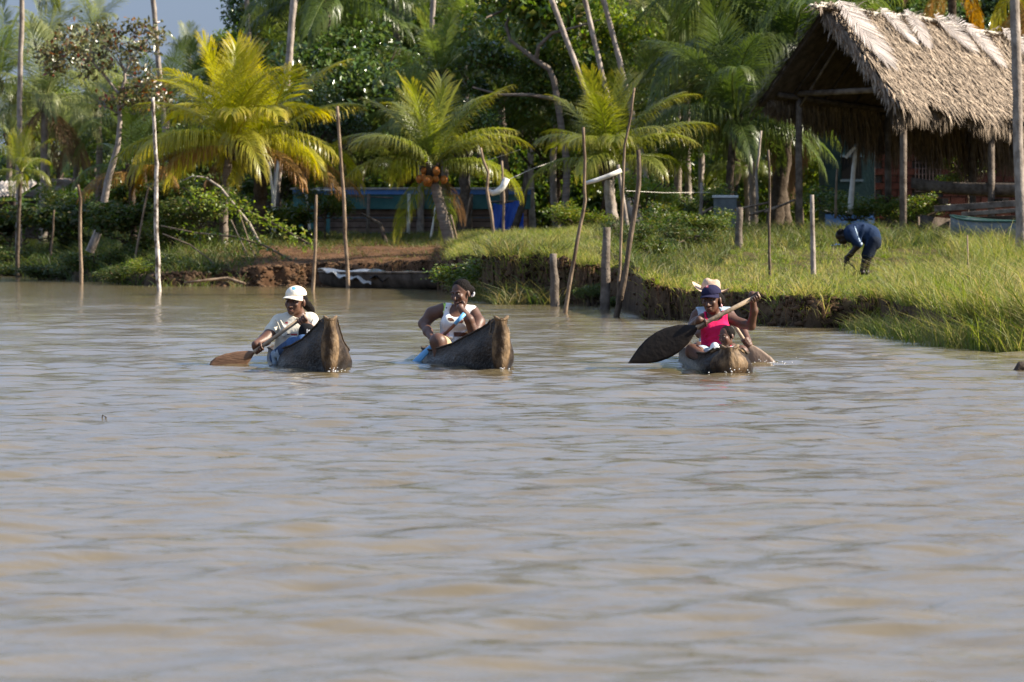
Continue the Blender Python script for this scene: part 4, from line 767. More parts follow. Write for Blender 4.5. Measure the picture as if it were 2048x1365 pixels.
# ------------------------------------------------------------------ blue-green cabin seen through the hut posts
M['teal_dark'] = mat('teal_dark', (.02, .045, .05), .8, (.035, .07, .07), 3, 5, .2, 20, .2)
M['teal'] = mat('teal', (.04, .13, .13), .7, (.08, .19, .18), 3, 5, .2, 20, .2)
M['blue'] = mat('blue', (.07, .17, .42), .6, (.10, .22, .50), 3, 5, .2, 20, .3)
M['bluegrey'] = mat('bluegrey', (.10, .15, .19), .7, (.16, .21, .25), 4, 5, .2, 20, .2)
M['dark'] = mat('dark', (.012, .012, .012), .9)
M['paint_white'] = mat('paint_white', (.55, .55, .53), .6, (.70, .70, .68), 5, 6, .2, 20, .3)
D = 113; cx = (1700-1024)/F*D; cb = empty('cabin', (cx, D, 1.1), 'small blue green cabin with a dark window behind the hut posts', 'cabin')
MB().box((cx, D+1.2, 1.1+1.3), (1.25, 2.2, 2.5)).build('wall', M['teal_dark'], cb)
MB().box((cx+.05, D+.085, 1.1+1.62), (.5, .03, .55)).build('window', M['dark'], cb)
mb = MB(); mb.box((cx+.05, D+.075, 1.1+1.31), (.58, .05, .06)).box((cx+.05, D+.075, 1.1+1.925), (.58, .05, .06)); mb.build('window_frame', M['bluegrey'], cb)
MB().box((cx, D+.06, 1.1+.55), (1.28, .08, .10)).build('rail', M['paint_white'], cb); MB().box((cx, D+.06, 1.1+.28), (1.24, .06, .36)).build('skirting', M['blue'], cb)
MB().beam((cx, D-.2, 3.75), (cx, D+2.6, 4.0), 1.6, .05).build('roof', M['rust'], cb)
# ------------------------------------------------------------------ long low blue-edged house in the middle
D = 112; xa, xb = (585-1024)/F*D, (1062-1024)/F*D; zz = lambda py, d=D: EYE-(py-HZ)/F*d
lh = empty('long_house', ((xa+xb)/2, D, .95), 'long low wooden house with blue and teal roof edge behind the nut palm', 'house')
MB().box(((xa+xb)/2, D+1.6, zz(430)-.02), (xb-xa-.1, 2.6, .98)).build('wall', M['wood_dark'], lh)
for k_ in range(4):
    MB().box(((xa+xb)/2+.15, D+.27-.012*(k_ % 2), zz(470)+.10+k_*.155), (xb-xa-.5, .03, .135)).build('wall_plank', mat('plank', (.16, .105, .08), .85, (.24, .17, .135), 4, 5, .3, 25, .15) if k_ == 0 else bpy.data.materials['plank'], lh)
for py_ in (436, 466): MB().box(((xa+xb)/2+.2, D+.235, zz(py_)), (xb-xa-.6, .03, .022)).build('batten', M['bluegrey'], lh)
MB().box(((xa+xb)/2, D+.08, zz(384)), (xb-xa, .05, .13)).build('blue_fascia', M['blue'], lh)
MB().box(((xa+xb)/2, D+.12, zz(404)), (xb-xa-.02, .05, .36)).build('teal_fascia', M['teal'], lh)
MB().beam(((xa+xb)/2, D+.02, zz(378)), ((xa+xb)/2, D+3.3, zz(378)+.04), xb-xa+.15, .035).build('roof', M['tin'], lh)
MB().beam((xa+.25, D-.02, zz(381)), (xa+1.1, D-.02, zz(380)), .03, .05).build('roof_trim', M['paint_white'], lh)
MB().tube([(xa+1.35, D+.01, zz(392)), (xa+2.5, D+.01, zz(396))], .02, 6).build('rail', M['wood_grey'], lh)
for px_ in (602, 622, 655): 
    x_ = (px_-1024)/F*D; MB().box((x_, D+.03, (zz(412)+.75)/2), (.12, .10, zz(412)-.75)).build('post', M['teal'], lh)
for px_, m_ in ((816, 'paint_white'), (735, 'wood_grey'), (940, 'wood_grey')):
    x_ = (px_-1024)/F*(D-.1); MB().tube([(x_, D-.1, .75), (x_+.03, D-.1, zz(388))], .045, 8).build('post', M[m_], lh, True)
tp = empty('tarpaulin', at(1017, 468, 108), 'blue tarpaulin hanging beside a dark leaning trunk', 'tarpaulin')
M['tarp'] = mat('tarp', (.02, .07, .36), .45, (.035, .12, .50), 5, 5, .3, 9, .4)
mb = MB(); nx_, nz_ = 14, 8; vs = []
for lay in (0, .02):
    for j in range(nz_+1):
        for i in range(nx_+1):
            f = i/nx_; q_ = at(986+61*f, 406+4*math.sin(f*6)+(468-406)*j/nz_, 108); vs.append(q_+Vector((0, .05*math.sin(f*14+j*.5)*(1+j/nz_)+lay, 0)))
k = (nx_+1)*(nz_+1); mb.add(vs, [(l*k+j*(nx_+1)+i, l*k+j*(nx_+1)+i+1, l*k+(j+1)*(nx_+1)+i+1, l*k+(j+1)*(nx_+1)+i) for l in (0, 1) for j in range(nz_) for i in range(nx_)])
mb.build('sheet', M['tarp'], tp, True)
MB().tube([at(982, 404, 108.02), at(1052, 403, 108.02)], .025, 6).build('pole', M['wood_grey'], tp, True)
dt = empty('leaning_trunk', gat(1022, 106.5), 'black leaning tree trunk in front of the blue tarpaulin', 'tree trunk')
MB().tube([gat(1022, 106.5, -.1), at(1035, 440, 106.5), at(1046, 405, 106.5), at(1050, 380, 106.5), at(1052, 340, 106.6)], [.10, .085, .075, .07, .05], 8).build('trunk', M['bark_dark'], dt, True)
for i, (px_, py_, m_, lab) in enumerate(((890, 404, 'paint_white', 'pale bag hanging under the long house eave'), (922, 402, 'tealcloth', 'turquoise cloth hanging under the long house eave'))):
    if m_ == 'tealcloth': M[m_] = cloth('tealcloth', (.10, .34, .38))
    w_ = .14; q_ = at(px_, py_, D-.25); mb = MB(); vs = []
    for j in range(6):
        for k_ in range(8):
            a = k_*math.pi/4; f = j/5; rr = w_*(.55+.5*math.sin(f*2.6)); vs.append(q_+Vector((math.cos(a)*rr, math.sin(a)*rr*.4, .16-.34*f+.015*math.sin(a*3+f*4))))
    fs = [(j*8+k_, j*8+(k_+1) % 8, (j+1)*8+(k_+1) % 8, (j+1)*8+k_) for j in range(5) for k_ in range(8)]+[tuple(range(8)), tuple(range(47, 39, -1))]
    tag(mb.add(vs, fs).build('cloth' if i else 'bag', M[m_], None, True), lab, 'cloth' if i else 'bag')
# ------------------------------------------------------------------ far tin-roofed houses on the left
def tinhouse(label, pts, d, m, base):
    q_ = [at(*p, d) for p in pts]; root = empty('tin_roofed_house', Vector(((q_[0].x+q_[1].x)/2, d, base)), label, 'house')
    a, b_, c_, e_ = q_; back = Vector((0, 2.6, .0)); mb = MB(); n_ = 26; vs = []
    for l in (0, 1):
        for i in range(n_+1):
            f = i/n_; z_ = .03*(1 if i % 2 else -1)
            vs += [a.lerp(b_, f)+Vector((0, 1.6, z_-.04*l)), c_.lerp(e_, f)+Vector((0, 0, z_-.04*l))]
    k = 2*(n_+1); mb.add(vs, [(l*k+2*i, l*k+2*i+2, l*k+2*i+3, l*k+2*i+1) for l in (0, 1) for i in range(n_)]); mb.build('roof', M[m], root)
    zt = min(c_.z, e_.z)-.12; MB().box(((c_.x+e_.x)/2, d+1.0, (zt+base)/2), (abs(e_.x-c_.x)*.9, 1.6, zt-base)).build('wall', M['wood_dark'], root)
tinhouse('far house with a pale tin roof at the left edge', [(-60, 362), (62, 362), (-60, 394), (30, 392)], 128.5, 'tin', .9)
tinhouse('far house with a rusty pale tin roof beside the dead frond palm', [(92, 358), (138, 356), (46, 393), (92, 393)], 127, 'rust', .9)
# ------------------------------------------------------------------ boats and timber under the hut
def simple_hull(name, label, a, b, half, h, m, cat='boat', rise=.25, group=None, n=16, trim=None):
    """pointed open hull from a to b (bottom centre points), half-beam, side height"""
    a, b = Vector(a), Vector(b); ax = (b-a); L_ = ax.length; ax.normalize(); sd = ax.cross(Vector((0, 0, 1))).normalized(); up = sd.cross(ax)
    root = empty(name, a.lerp(b, .5), label, cat, group); secs = []
    for i in range(n+1):
        u = i/n; e = math.sin(math.pi*min(max(u, .0), 1))**.55; w_ = half*(.06+.94*e); hh = h*(1+rise*(2*u-1)**4); kb = h*.55*(1-e)
        c = a+ax*(u*L_); prof = [(1, hh), (.97, hh*.55), (.72, kb+.12*h*(1-kb/h)), (.0, kb), (-.72, kb+.12*h*(1-kb/h)), (-.97, hh*.55), (-1, hh)]
        inn = [(-.88, hh), (-.82, hh*.6), (-.55, kb+.25*h), (0, kb+.18*h), (.55, kb+.25*h), (.82, hh*.6), (.88, hh)]
        secs.append([c+sd*(q*w_)+up*z_ for q, z_ in prof+inn])
    m_ = len(secs[0]); vs = [v for s in secs for v in s]
    fs = [(i*m_+k, i*m_+(k+1) % m_, (i+1)*m_+(k+1) % m_, (i+1)*m_+k) for i in range(n) for k in range(m_)]+[tuple(range(m_-1, -1, -1)), tuple(n*m_+k for k in range(m_))]
    MB().add(vs, fs).build('hull', M[m], root, True)
    if trim:
        for s in (0, 6): MB().tube([secs[i][s] for i in range(n+1)], .022, 6).build('gunwale', M[trim], root, True)
    return root
M['boat_pale'] = mat('boat_pale', (.10, .115, .115), .6, (.18, .195, .19), 4, 6, .2, 20, .3)
M['green_trim'] = mat('green_trim', (.04, .09, .065), .6, (.06, .13, .09), 5, 4)
simple_hull('dugout_canoe', 'grey wooden dugout canoe stored on timbers beside the second hut post', at(1822, 392, 99), at(2230, 396, 97.5), .32, .30, 'wood_grey', 'canoe', .35)
simple_hull('rowing_boat', 'pale grey boat with a green rim drawn up in the tall grass', at(1903, 500, 90), at(2300, 497, 86.5), .5, .55, 'boat_pale', 'boat', .25, trim='green_trim')
simple_hull('punt', 'dark old boat lying on the ground left of the pale grey boat', at(1838, 497, 95), at(2010, 497, 97.5), .42, .62, 'wood_dark', 'boat', .15)
simple_hull('dugout_canoe', 'low dark canoe lying in the grass left of the stooping person', at(1543, 503, 90), at(1700, 505, 88.5), .2, .12, 'wood_dark', 'canoe', .5)
cl = MB()
q_ = at(1676, 493, 88.8); vs = []
for j in range(5):
    for i in range(9): vs.append(q_+Vector(((i-4)*.045, (j-2)*.06, .05*math.cos((i-4)*.35)*math.cos((j-2)*.6)+.012*math.sin(i*2+j))))
vs += [v+Vector((0, 0, -.03)) for v in vs[:45]]
cl.add(vs, [(l*45+j*9+i, l*45+j*9+i+1, l*45+(j+1)*9+i+1, l*45+(j+1)*9+i) for l in (0, 1) for j in range(4) for i in range(8)])
tag(cl.build('cloth', M['tarp'], None, True), 'bright blue cloth lying on the low dark canoe in the grass', 'cloth')
for i, (x1, y1, x2, y2, d_, th, lab) in enumerate(((1870, 418, 2080, 404, 95, .13, 'thick weathered plank, topmost of the timber pile under the stored canoe'), (1925, 429, 2090, 417, 94, .09, 'pale plank end sticking out of the timber pile under the stored canoe'), (1905, 440, 2090, 434, 95.2, .10, 'dark plank at the bottom of the timber pile under the stored canoe'))):
    tag(MB().beam(at(x1, y1, d_), at(x2, y2, d_-.6), .24, th).build('plank', M['wood_grey' if i < 2 else 'wood_dark'], None, bevel=.01), lab, 'plank', 'timber pile under the hut')
for i, (px_, lab) in enumerate(((1885, 'left wooden trestle under the stored canoe and timber'), (2005, 'right wooden trestle under the stored canoe and timber'))):
    root = empty('trestle', gat(px_, 97), lab, 'trestle', 'trestles'); b_ = gat(px_, 97); zt = zz(398, 97)
    MB().beam((b_.x, 96.3, zt-.05), (b_.x, 98.2, zt-.05), .12, .12).build('beam', M['wood_dark'], root)
    for yy_ in (96.5, 98): MB().beam((b_.x, yy_, b_.z-.15), (b_.x, yy_, zt-.1), .12, .12).build('leg', M['wood_dark'], root)
# pale clutter behind the fence left of the hut
root = empty('water_tank', gat(1450, 99.5), 'pale square water tank behind the grass left of the hut', 'tank'); b_ = gat(1450, 99.5)
MB().box(b_+Vector((0, 0, .42)), (.50, .5, .84)).build('tank_body', M['boat_pale'], root, bevel=.03); MB().box(b_+Vector((0, 0, .87)), (.56, .56, .06)).build('lid', M['paint_white'], root, bevel=.01)
for i, pts in enumerate(([(1380, 440, 98), (1425, 415, 98.3)], [(1395, 452, 98), (1400, 418, 98.2)], [(1470, 420, 98.4), (1540, 405, 98.9)], [(1500, 430, 98.4), (1560, 412, 99)], [(1530, 425, 98.5), (1590, 400, 99)])):
    tag(MB().tube([at(*q) for q in pts], [.03, .022], 6).build('log', M['stake'], None, True), ['pale stick leaning right in the litter left of the water tank', 'short upright stick in the litter left of the water tank', 'pale log resting above the thick grey post', 'pale log lying right of the thick grey post', 'pale log lying beside the first hut post'][i], 'log', 'logs and sticks left of the hut')
# ------------------------------------------------------------------ mooring stakes, posts, wires
M['stake_mottled'] = mat('stake_mottled', (.10, .075, .055), .85, (.58, .52, .46), 9, 5, .4, 30, .15, stretch=(1, 1, .5), lo=.42, hi=.58)
def stake(label, pts, d, r, m='stake', base_d=None, group='mooring stakes and poles', name='stake', under=.5, n=8, crook=.006):
    g = random.Random(hash(pts[0]) % 9999); q = [at(x, y, d) for x, y in pts]; dv = (q[-1]-q[-2]).normalized(); q.append(q[-1]+dv*under)
    fine = []
    for i in range(len(q)-1):
        k = max(2, int((q[i+1]-q[i]).length/.22))
        for j in range(k): fine.append(q[i].lerp(q[i+1], j/k)+Vector((g.uniform(-1, 1), g.uniform(-1, 1), 0))*crook)
    fine.append(q[-1]); m_ = len(fine)
    o = MB().tube(fine, [r*(.72+.38*i/m_)*g.uniform(.93, 1.07) for i in range(m_)], n).build(name, M[m], None, True)
    return tag(o, label, 'stake' if name == 'stake' else 'post', group)
def wd(y): return F*EYE/(y-HZ)
stake('brown knobbly stake in the water at the far left', [(156, 370), (161, 400), (160, 470), (163, 568)], wd(568), .042)
stake('tallest pale mottled stake in the water on the left', [(306, 195), (309, 260), (313, 330), (312, 420), (314, 500), (318, 583)], wd(583), .048, 'stake_mottled', crook=.012)
stake('short straight stake in front of the mud bank', [(633, 390), (631, 470), (629, 530), (626, 583)], wd(583), .036)
stake('tall thin crooked stake right of the yellow palms', [(674, 213), (681, 310), (688, 400), (690, 470), (694, 520), (696, 577)], wd(577), .040)
stake('crooked pale stake with a curved crosspiece on the mound', [(961, 296), (966, 320), (976, 345), (974, 380), (983, 430), (989, 478)], 92, .035, 'stake')
stake('thin forked stake right of the curved crosspiece', [(1004, 322), (1005, 370), (1008, 395), (1006, 472)], 92.5, .030, 'stake')
stake('crooked leaning stake in the water left of the thick post', [(1166, 255), (1170, 320), (1168, 365), (1171, 400), (1160, 455), (1148, 520), (1138, 570), (1130, 628)], wd(628), .030, 'stake')
stake('very tall thin white stake between the thick post and the dark stake', [(1268, 176), (1262, 230), (1250, 290), (1246, 345), (1244, 420), (1241, 480), (1240, 530), (1237, 566), (1236, 600)], wd(624), .024, 'stake')
stake('dark bent stake leaning in the water right of the thick post', [(1277, 300), (1279, 345), (1274, 400), (1262, 470), (1252, 540), (1242, 595), (1233, 634)], wd(634), .042, 'stake_dark')
stake('short pale post leaning behind the tall white stake', [(1236, 330), (1242, 370), (1252, 440)], 86, .045, 'bark_pale', name='post', group='posts on the bank')
stake('thick short weathered post standing in the inlet', [(1106, 508), (1109, 560), (1110, 613)], wd(613), .078, 'wood_grey', name='post', n=12, crook=.010, group='thick posts')
stake('thick tall weathered post standing in the water', [(1213, 455), (1212, 530), (1210, 621)], wd(621), .084, 'wood_grey', name='post', n=12, crook=.010, group='thick posts')
stake('thick grey post on the grass left of the hut', [(1479, 415), (1478, 460), (1478, 497)], 88, .088, 'wood_grey', name='post', n=12, crook=.010, group='thick posts', under=.2)
stake('smooth grey post in the lawn left of the stooping person', [(1624, 390), (1625, 470), (1627, 556)], 74, .047, 'bark_pale', name='post', n=10, crook=.002, group='posts on the bank', under=.1)
stake('thin dark pole in the lawn left of the smooth grey post', [(1537, 300), (1540, 380), (1538, 450), (1540, 560)], 73, .025, 'stake_dark', under=.1)
stake('white leaning post with a short brace seen under the hut roof', [(1713, 288), (1707, 340), (1702, 402)], 99, .06, 'peeled', name='post', group='posts on the bank', under=.3)
tag(MB().beam(at(1710, 295, 98.85), at(1691, 316, 98.85), .05, .07).build('brace', M['peeled'], None), 'short white brace nailed to the white leaning post under the hut', 'brace')
stake('thin brown pole standing left of the white leaning post', [(1674, 338), (1672, 400)], 98.5, .03, 'stake', under=.4)
stake('thin leaning stick in the bushes between the gnarled trunk and the tallest stake', [(298, 370), (290, 410), (275, 492)], 103, .028)
stake('thin stick in the bushes left of the brown knobbly stake', [(108, 420), (106, 460), (101, 516)], 113, .03)
stake('thin pale pole behind the hanging leaves left of the hut', [(1522, 262), (1518, 310), (1513, 345), (1514, 395)], 100, .03, 'bark_pale', under=.4)
stake('short pale stick in the undergrowth left of the pale square tank', [(1404, 366), (1402, 410)], 98, .04, 'bark_pale', under=.3)
stake('thin stick in the tall grass on the right', [(1935, 470), (1937, 560)], 60, .014, 'stake', under=.2)
stake('pale post beside the yellow palm trunks', [(518, 345), (522, 425)], 108, .05, 'bark_pale', name='post', under=.5, group='posts on the bank')
stake('left white pole of the leaning pair right of the yellow palms', [(537, 325), (545, 380), (551, 450)], 110, .04, 'peeled', under=.3)
stake('right white pole of the leaning pair right of the yellow palms', [(557, 322), (550, 380), (545, 455)], 110.2, .04, 'peeled', under=.3)
stake('pale post of the long house corner right of the yellow palms', [(612, 385), (620, 465)], 110, .035, 'peeled', name='post', under=.2, group='posts on the bank')
stake('pale stick leaning beside the nut palm trunk', [(902, 430), (912, 470), (918, 505)], 96.4, .028, 'stake', under=.1)
stake('thin stick leaning against the long house right of the nut palm', [(940, 395), (932, 440), (924, 470)], 105, .025, 'stake', under=.2)
stake('second white support pole in front of the long house', [(872, 405), (868, 440), (862, 470)], 106, .028, 'peeled', under=.2)
def xpiece(label, pts, d, r):
    return tag(MB().tube([at(x, y, d) for x, y in pts], r, 9).build('crosspiece', M['peeled'], None, True), label, 'crosspiece', 'white crosspieces tied to the stakes')
xpiece('curved white branch tied between two stakes on the mound', [(976, 382), (985, 387), (995, 384), (1006, 374), (1014, 357)], 92.1, [.05, .062, .066, .066, .07])
xpiece('straight white branch tied across the leaning stakes', [(1167, 368), (1190, 362), (1218, 352), (1243, 341)], 67.4, [.028, .034, .036, .034])
for i, (pts, lab) in enumerate((([(930, 330, 100), (985, 318, 99), (1040, 300, 98)], 'thin wire running up from the crooked stake on the mound'), ([(1012, 362, 92.4), (1060, 340, 94), (1110, 322, 97)], 'thin wire running right from the curved crosspiece'), ([(1252, 382, 90), (1330, 386, 92), (1420, 385, 96)], 'thin wire strung across to the hut'))):
    tag(MB().tube([at(*q) for q in pts], .005, 5).build('wire', M['peeled'], None), lab, 'wire', 'wires strung along the bank')

# ------------------------------------------------------------------ moored boat with covers at the mud bank
simple_hull('moored_boat', 'long dark boat moored against the mud bank', at(640, 574, 95.2)+Vector((0, 0, -.12)), at(935, 577, 90.5)+Vector((0, 0, -.1)), .42, .42, 'wood_dark', 'boat', .05, trim='wood_grey')
def sheet(name, label, corner, m, cat, nu=18, nv_=7, wav=.035):
    a, b, c, e = [at(*q) for q in corner]; vs = []
    for l in (0, -.015):
        for j in range(nv_+1):
            for i in range(nu+1):
                u, v = i/nu, j/nv_; p = a.lerp(b, u).lerp(e.lerp(c, u), v); vs.append(p+Vector((0, wav*math.sin(u*19+v*3)*.6, wav*math.sin(u*23+v*5)*v+wav*.7*math.sin(u*9+v*2)+l)))
    k = (nu+1)*(nv_+1); fs = [(l*k+j*(nu+1)+i, l*k+j*(nu+1)+i+1, l*k+(j+1)*(nu+1)+i+1, l*k+(j+1)*(nu+1)+i) for l in (0, 1) for j in range(nv_) for i in range(nu)]
    return tag(MB().add(vs, fs).build(name, m, None, True), label, cat)
M['sheet_pale'] = mat('sheet_pale', (.42, .38, .33), .45, (.58, .54, .48), 5, 5, .2, 14, .5)
M['sheet_black'] = mat('sheet_black', (.02, .022, .026), .22, (.035, .038, .045), 5, 4, .3, 14, .6)
sheet('plastic_sheet', 'pale plastic sheet draped over the left end of the moored boat', [(634, 538, 94.6), (745, 541, 93.4), (742, 568, 92.6), (655, 545, 94.0)], M['sheet_pale'], 'sheet')
sheet('plastic_sheet', 'black shiny plastic sheet draped over the middle of the moored boat', [(735, 540, 93.6), (832, 545, 92.4), (835, 558, 91.6), (740, 556, 92.6)], M['sheet_black'], 'sheet', wav=.045)
cl = MB(); q_ = at(874, 549, 91.6); vs = []
for j in range(6):
    for i in range(10): vs.append(q_+Vector(((i-4.5)*.045, (j-2.5)*.06, .07*math.exp(-((i-4.5)/2.6)**2-((j-2.5)/2)**2)+.012*math.sin(i*1.7+j*2))))
vs += [v+Vector((0, 0, -.05)) for v in vs[:60]]
cl.add(vs, [(l*60+j*10+i, l*60+j*10+i+1, l*60+(j+1)*10+i+1, l*60+(j+1)*10+i) for l in (0, 1) for j in range(5) for i in range(9)])
tag(cl.build('cloth', M['tarp'], None, True), 'small heap of blue cloth on the right end of the moored boat', 'cloth')
# dark snag at the right edge of the water, floating twig
g5 = random.Random(5); mb = MB(); q_ = at(2044, 744, 41.0)
mb.tube([q_+Vector((-.05, 0, -.1)), q_+Vector((-.045, .02, -.01)), q_+Vector((-.01, .03, .045)), q_+Vector((.06, .05, .05)), q_+Vector((.16, .08, .01)), q_+Vector((.3, .1, -.05))], [.03, .04, .05, .055, .05, .03], 9, ring=lambda i, k: g5.uniform(-.15, .15))
tag(mb.build('snag', M['wood_dark'], None, True), 'black snag breaking the water at the right edge', 'snag')
q_ = at(207, 836, 31.3); tag(MB().tube([q_+Vector((-.02, 0, -.05)), q_+Vector((-.005, 0, .02)), q_+Vector((.02, 0, .0)), q_+Vector((.04, .02, -.03))], [.004, .005, .005, .003], 6).build('twig', M['wood_dark'], None, True), 'tiny dark twig sticking out of the water in the left foreground', 'twig')
# ------------------------------------------------------------------ dugout canoes
def interp(u, tb): return float(np.interp(u, [a for a, b in tb], [b for a, b in tb]))
def canoe(label, px, py, d, dirx, L_, g, bg, bb, kz, solid, rope=False, bulge=.06):
    O = at(px, py, d); O.z = 0; ax = Vector((dirx, 1, 0)).normalized(); sd = Vector((ax.y, -ax.x, 0))   # sd points to the right in the photo
    root = empty('dugout_canoe', O, label, 'canoe', 'dugout canoes being paddled on the river'); gg_ = random.Random(int(px))
    us = [0, .03, .09, .16, .25, .35, .45, .6, .8, 1.0, 1.25, 1.5, 1.8, 2.2, 2.6, 3.0, 3.4, 3.8, 4.2, L_-.5, L_-.2, L_]
    T_ = [0, .07, .16, .28, .42, .56, .70, .84, .94, 1.0]
    def half(u, t):
        a, b = interp(u, bg), interp(u, bb); vase = max(0, 1-u/1.3)
        neck = a*(1-.20*vase*math.exp(-((t-.13)/.09)**2)); m_ = neck+(b-neck)*(1-math.cos(math.pi*min(1, t/.46)))/2
        return m_*(1 if t < .46 else max(.0, 1-((t-.46)/.56)**2.2))
    rows = []; rnd = lambda s: gg_.uniform(-s, s)
    for u in us:
        gz_, k_ = interp(u, g), interp(u, kz); c = O+ax*u; fb = .025*(1-min(1, u/.09)) if u < .09 else 0
        outer = []
        for t in T_: outer.append((half(u, t)+rnd(.004), gz_+(k_-gz_)*t+rnd(.003)))
        outer[-1] = (outer[-1][0]*.4, outer[-1][1])
        pr = [(-a, z) for a, z in outer]+[(a, z) for a, z in outer[::-1]]
        hw = interp(u, bg); w_ = max(0, min(1, (u-solid)/.25)); ins = []
        for f, dep in ((.86, .0), (.80, .35), (.6, .78), (.25, .88), (-.25, .88), (-.6, .78), (-.80, .35), (-.86, .0)):
            depth = (gz_-k_)*.86*dep*w_ + (.012*dep)*(1-w_); ins.append((hw*f*(1 if w_ > 0 else .93), gz_-depth-.002+rnd(.002)))
        pr += ins
        rows.append([c+sd*a+Vector((0, 0, z)) for a, z in pr])
    m_ = len(rows[0]); nO = len(T_)*2; vs = [v for r_ in rows for v in r_]
    fs = []
    for i in range(len(us)-1):
        for k in range(m_): fs.append((i*m_+k, (i+1)*m_+k, (i+1)*m_+(k+1) % m_, i*m_+(k+1) % m_))
    e = (len(us)-1)*m_; fs.append(tuple(e+k for k in range(m_)))
    o = MB().add(vs, fs).build('hull', M['canoe'], root, True)
    # blunt worn bow face, sunlit tone in its colour: slightly bulged cap
    cc = [r_ for r_ in rows[0]]; mb = MB(); vs = list(cc[:nO]); nL = len(T_)
    inner = []
    for i in range(nL):
        a, b = cc[i], cc[nO-1-i]
        inner.append([a.lerp(b, f)-ax*(bulge*math.sin(math.pi*f)**.8+.002) for f in (.0, .2, .4, .6, .8, 1)])
    vs = [v for r_ in inner for v in r_]; mb.add(vs, [(i*6+k, (i+1)*6+k, (i+1)*6+k+1, i*6+k+1) for i in range(nL-1) for k in range(5)])
    top = [cc[k] for k in range(nO, m_)][::-1]; mb.build('bow_face', M['canoe_end_lit'], root, True)
    tv = [cc[0]+Vector((0, 0, .004))-ax*.004, cc[nO-1]+Vector((0, 0, .004))-ax*.004, rows[4][nO-1]+Vector((0, 0, .004)), rows[4][0]+Vector((0, 0, .004))]
    tv2 = [v-Vector((0, 0, .02)) for v in tv]; MB().add(tv+tv2, [(0, 1, 2, 3), (7, 6, 5, 4), (0, 4, 5, 1), (1, 5, 6, 2), (2, 6, 7, 3), (3, 7, 4, 0)]).build('bow_deck', M['canoe_end_lit'], root, bevel=.006)
    a_, b_ = cc[0], cc[nO-1]; MB().tube([a_.lerp(b_, f)-ax*(bulge*max(0, math.sin(math.pi*f))**.8*.8+.004)+Vector((0, 0, .014-.030*math.sin(math.pi*f))) for f in (-.06, .05, .15, .32, .5, .68, .85, .95, 1.06)], [.006, .016, .017, .013, .012, .013, .018, .018, .007], 7).build('bow_lip', M['canoe_end_lit'], root, True)
    # dark worn rims
    for s in (nO-1, 0):
        MB().tube([rows[i][s]+Vector((0, 0, .004)) for i in range(3, len(us))], .010, 6).build('gunwale', M['wood_dark'], root, True)
    c = O+ax*2.6; zt = interp(2.6, g)-.04; w_ = interp(2.6, bg)*.9
    MB().beam(c-sd*w_+Vector((0, 0, zt)), c+sd*w_+Vector((0, 0, zt)), .2, .03).build('thwart', M['wood_grey'], root)
    if rope:
        u = .05; gz_, k_ = interp(u, g), interp(u, kz); pts = []
        for t, s in ((.02, -1), (.12, -1), (.24, -1)): pts.append(O+ax*(.18-t*.4)-sd*(half(.1, t)+.006)+Vector((0, 0, gz_+(k_-gz_)*t)))
        for f in (-.5, 0, .5): pts.append(O-ax*.034+sd*(half(0, .27)*f)+Vector((0, 0, gz_+(k_-gz_)*(.27+.03*(1-abs(f))))))
        for t in (.24, .14): pts.append(O+ax*.06+sd*(half(.05, t)+.006)+Vector((0, 0, gz_+(k_-gz_)*t)))
        MB().tube(pts, .009, 6).build('rope', M['stake'], root, True)
    return root
KZ = [(0, -.10), (.5, -.16), (4.4, -.18), (5, -.1)]
canoe('dark dugout canoe with a tall worn bow, carrying the woman in the white cap', 660, 745, 40.8, -.112, 5.0, [(0, .49), (.1, .485), (.4, .40), (1.0, .27), (1.6, .19), (2.4, .12), (4.2, .115), (5, .13)],
      [(0, .060), (.1, .072), (.4, .115), (1, .19), (1.6, .27), (2.4, .36), (4, .34), (4.8, .16), (5, .1)], [(0, .082), (.1, .10), (.4, .17), (1, .265), (1.6, .325), (2.4, .375), (4, .355), (4.8, .18), (5, .12)], KZ, .40)
canoe('dark dugout canoe with a rope round its high bow, carrying the woman in white', 1002, 741, 41.3, -.15, 4.2, [(0, .48), (.1, .475), (.25, .42), (.4, .39), (1.0, .29), (1.6, .19), (2.2, .125), (3.6, .115), (5, .10)],
      [(0, .062), (.1, .07), (.4, .11), (1, .18), (1.6, .26), (2.2, .36), (3.2, .34), (4.0, .14), (5, .1)], [(0, .088), (.1, .105), (.4, .18), (1, .27), (1.6, .33), (2.2, .375), (3.2, .355), (4.0, .16), (5, .12)], KZ, .40, rope=True)
canoe('low dugout canoe seen head on, carrying the woman in pink and the baby', 1458, 748, 40.5, -.012, 5.0, [(0, .235), (.12, .23), (.2, .20), (.4, .165), (1, .155), (2, .15), (4.2, .15), (5, .2)],
      [(0, .085), (.12, .11), (.2, .15), (.4, .20), (1, .245), (2, .27), (4, .26), (4.8, .16), (5, .1)], [(0, .175), (.12, .215), (.4, .25), (1, .265), (2, .275), (4, .265), (4.8, .18), (5, .12)], KZ, .22, bulge=.10)

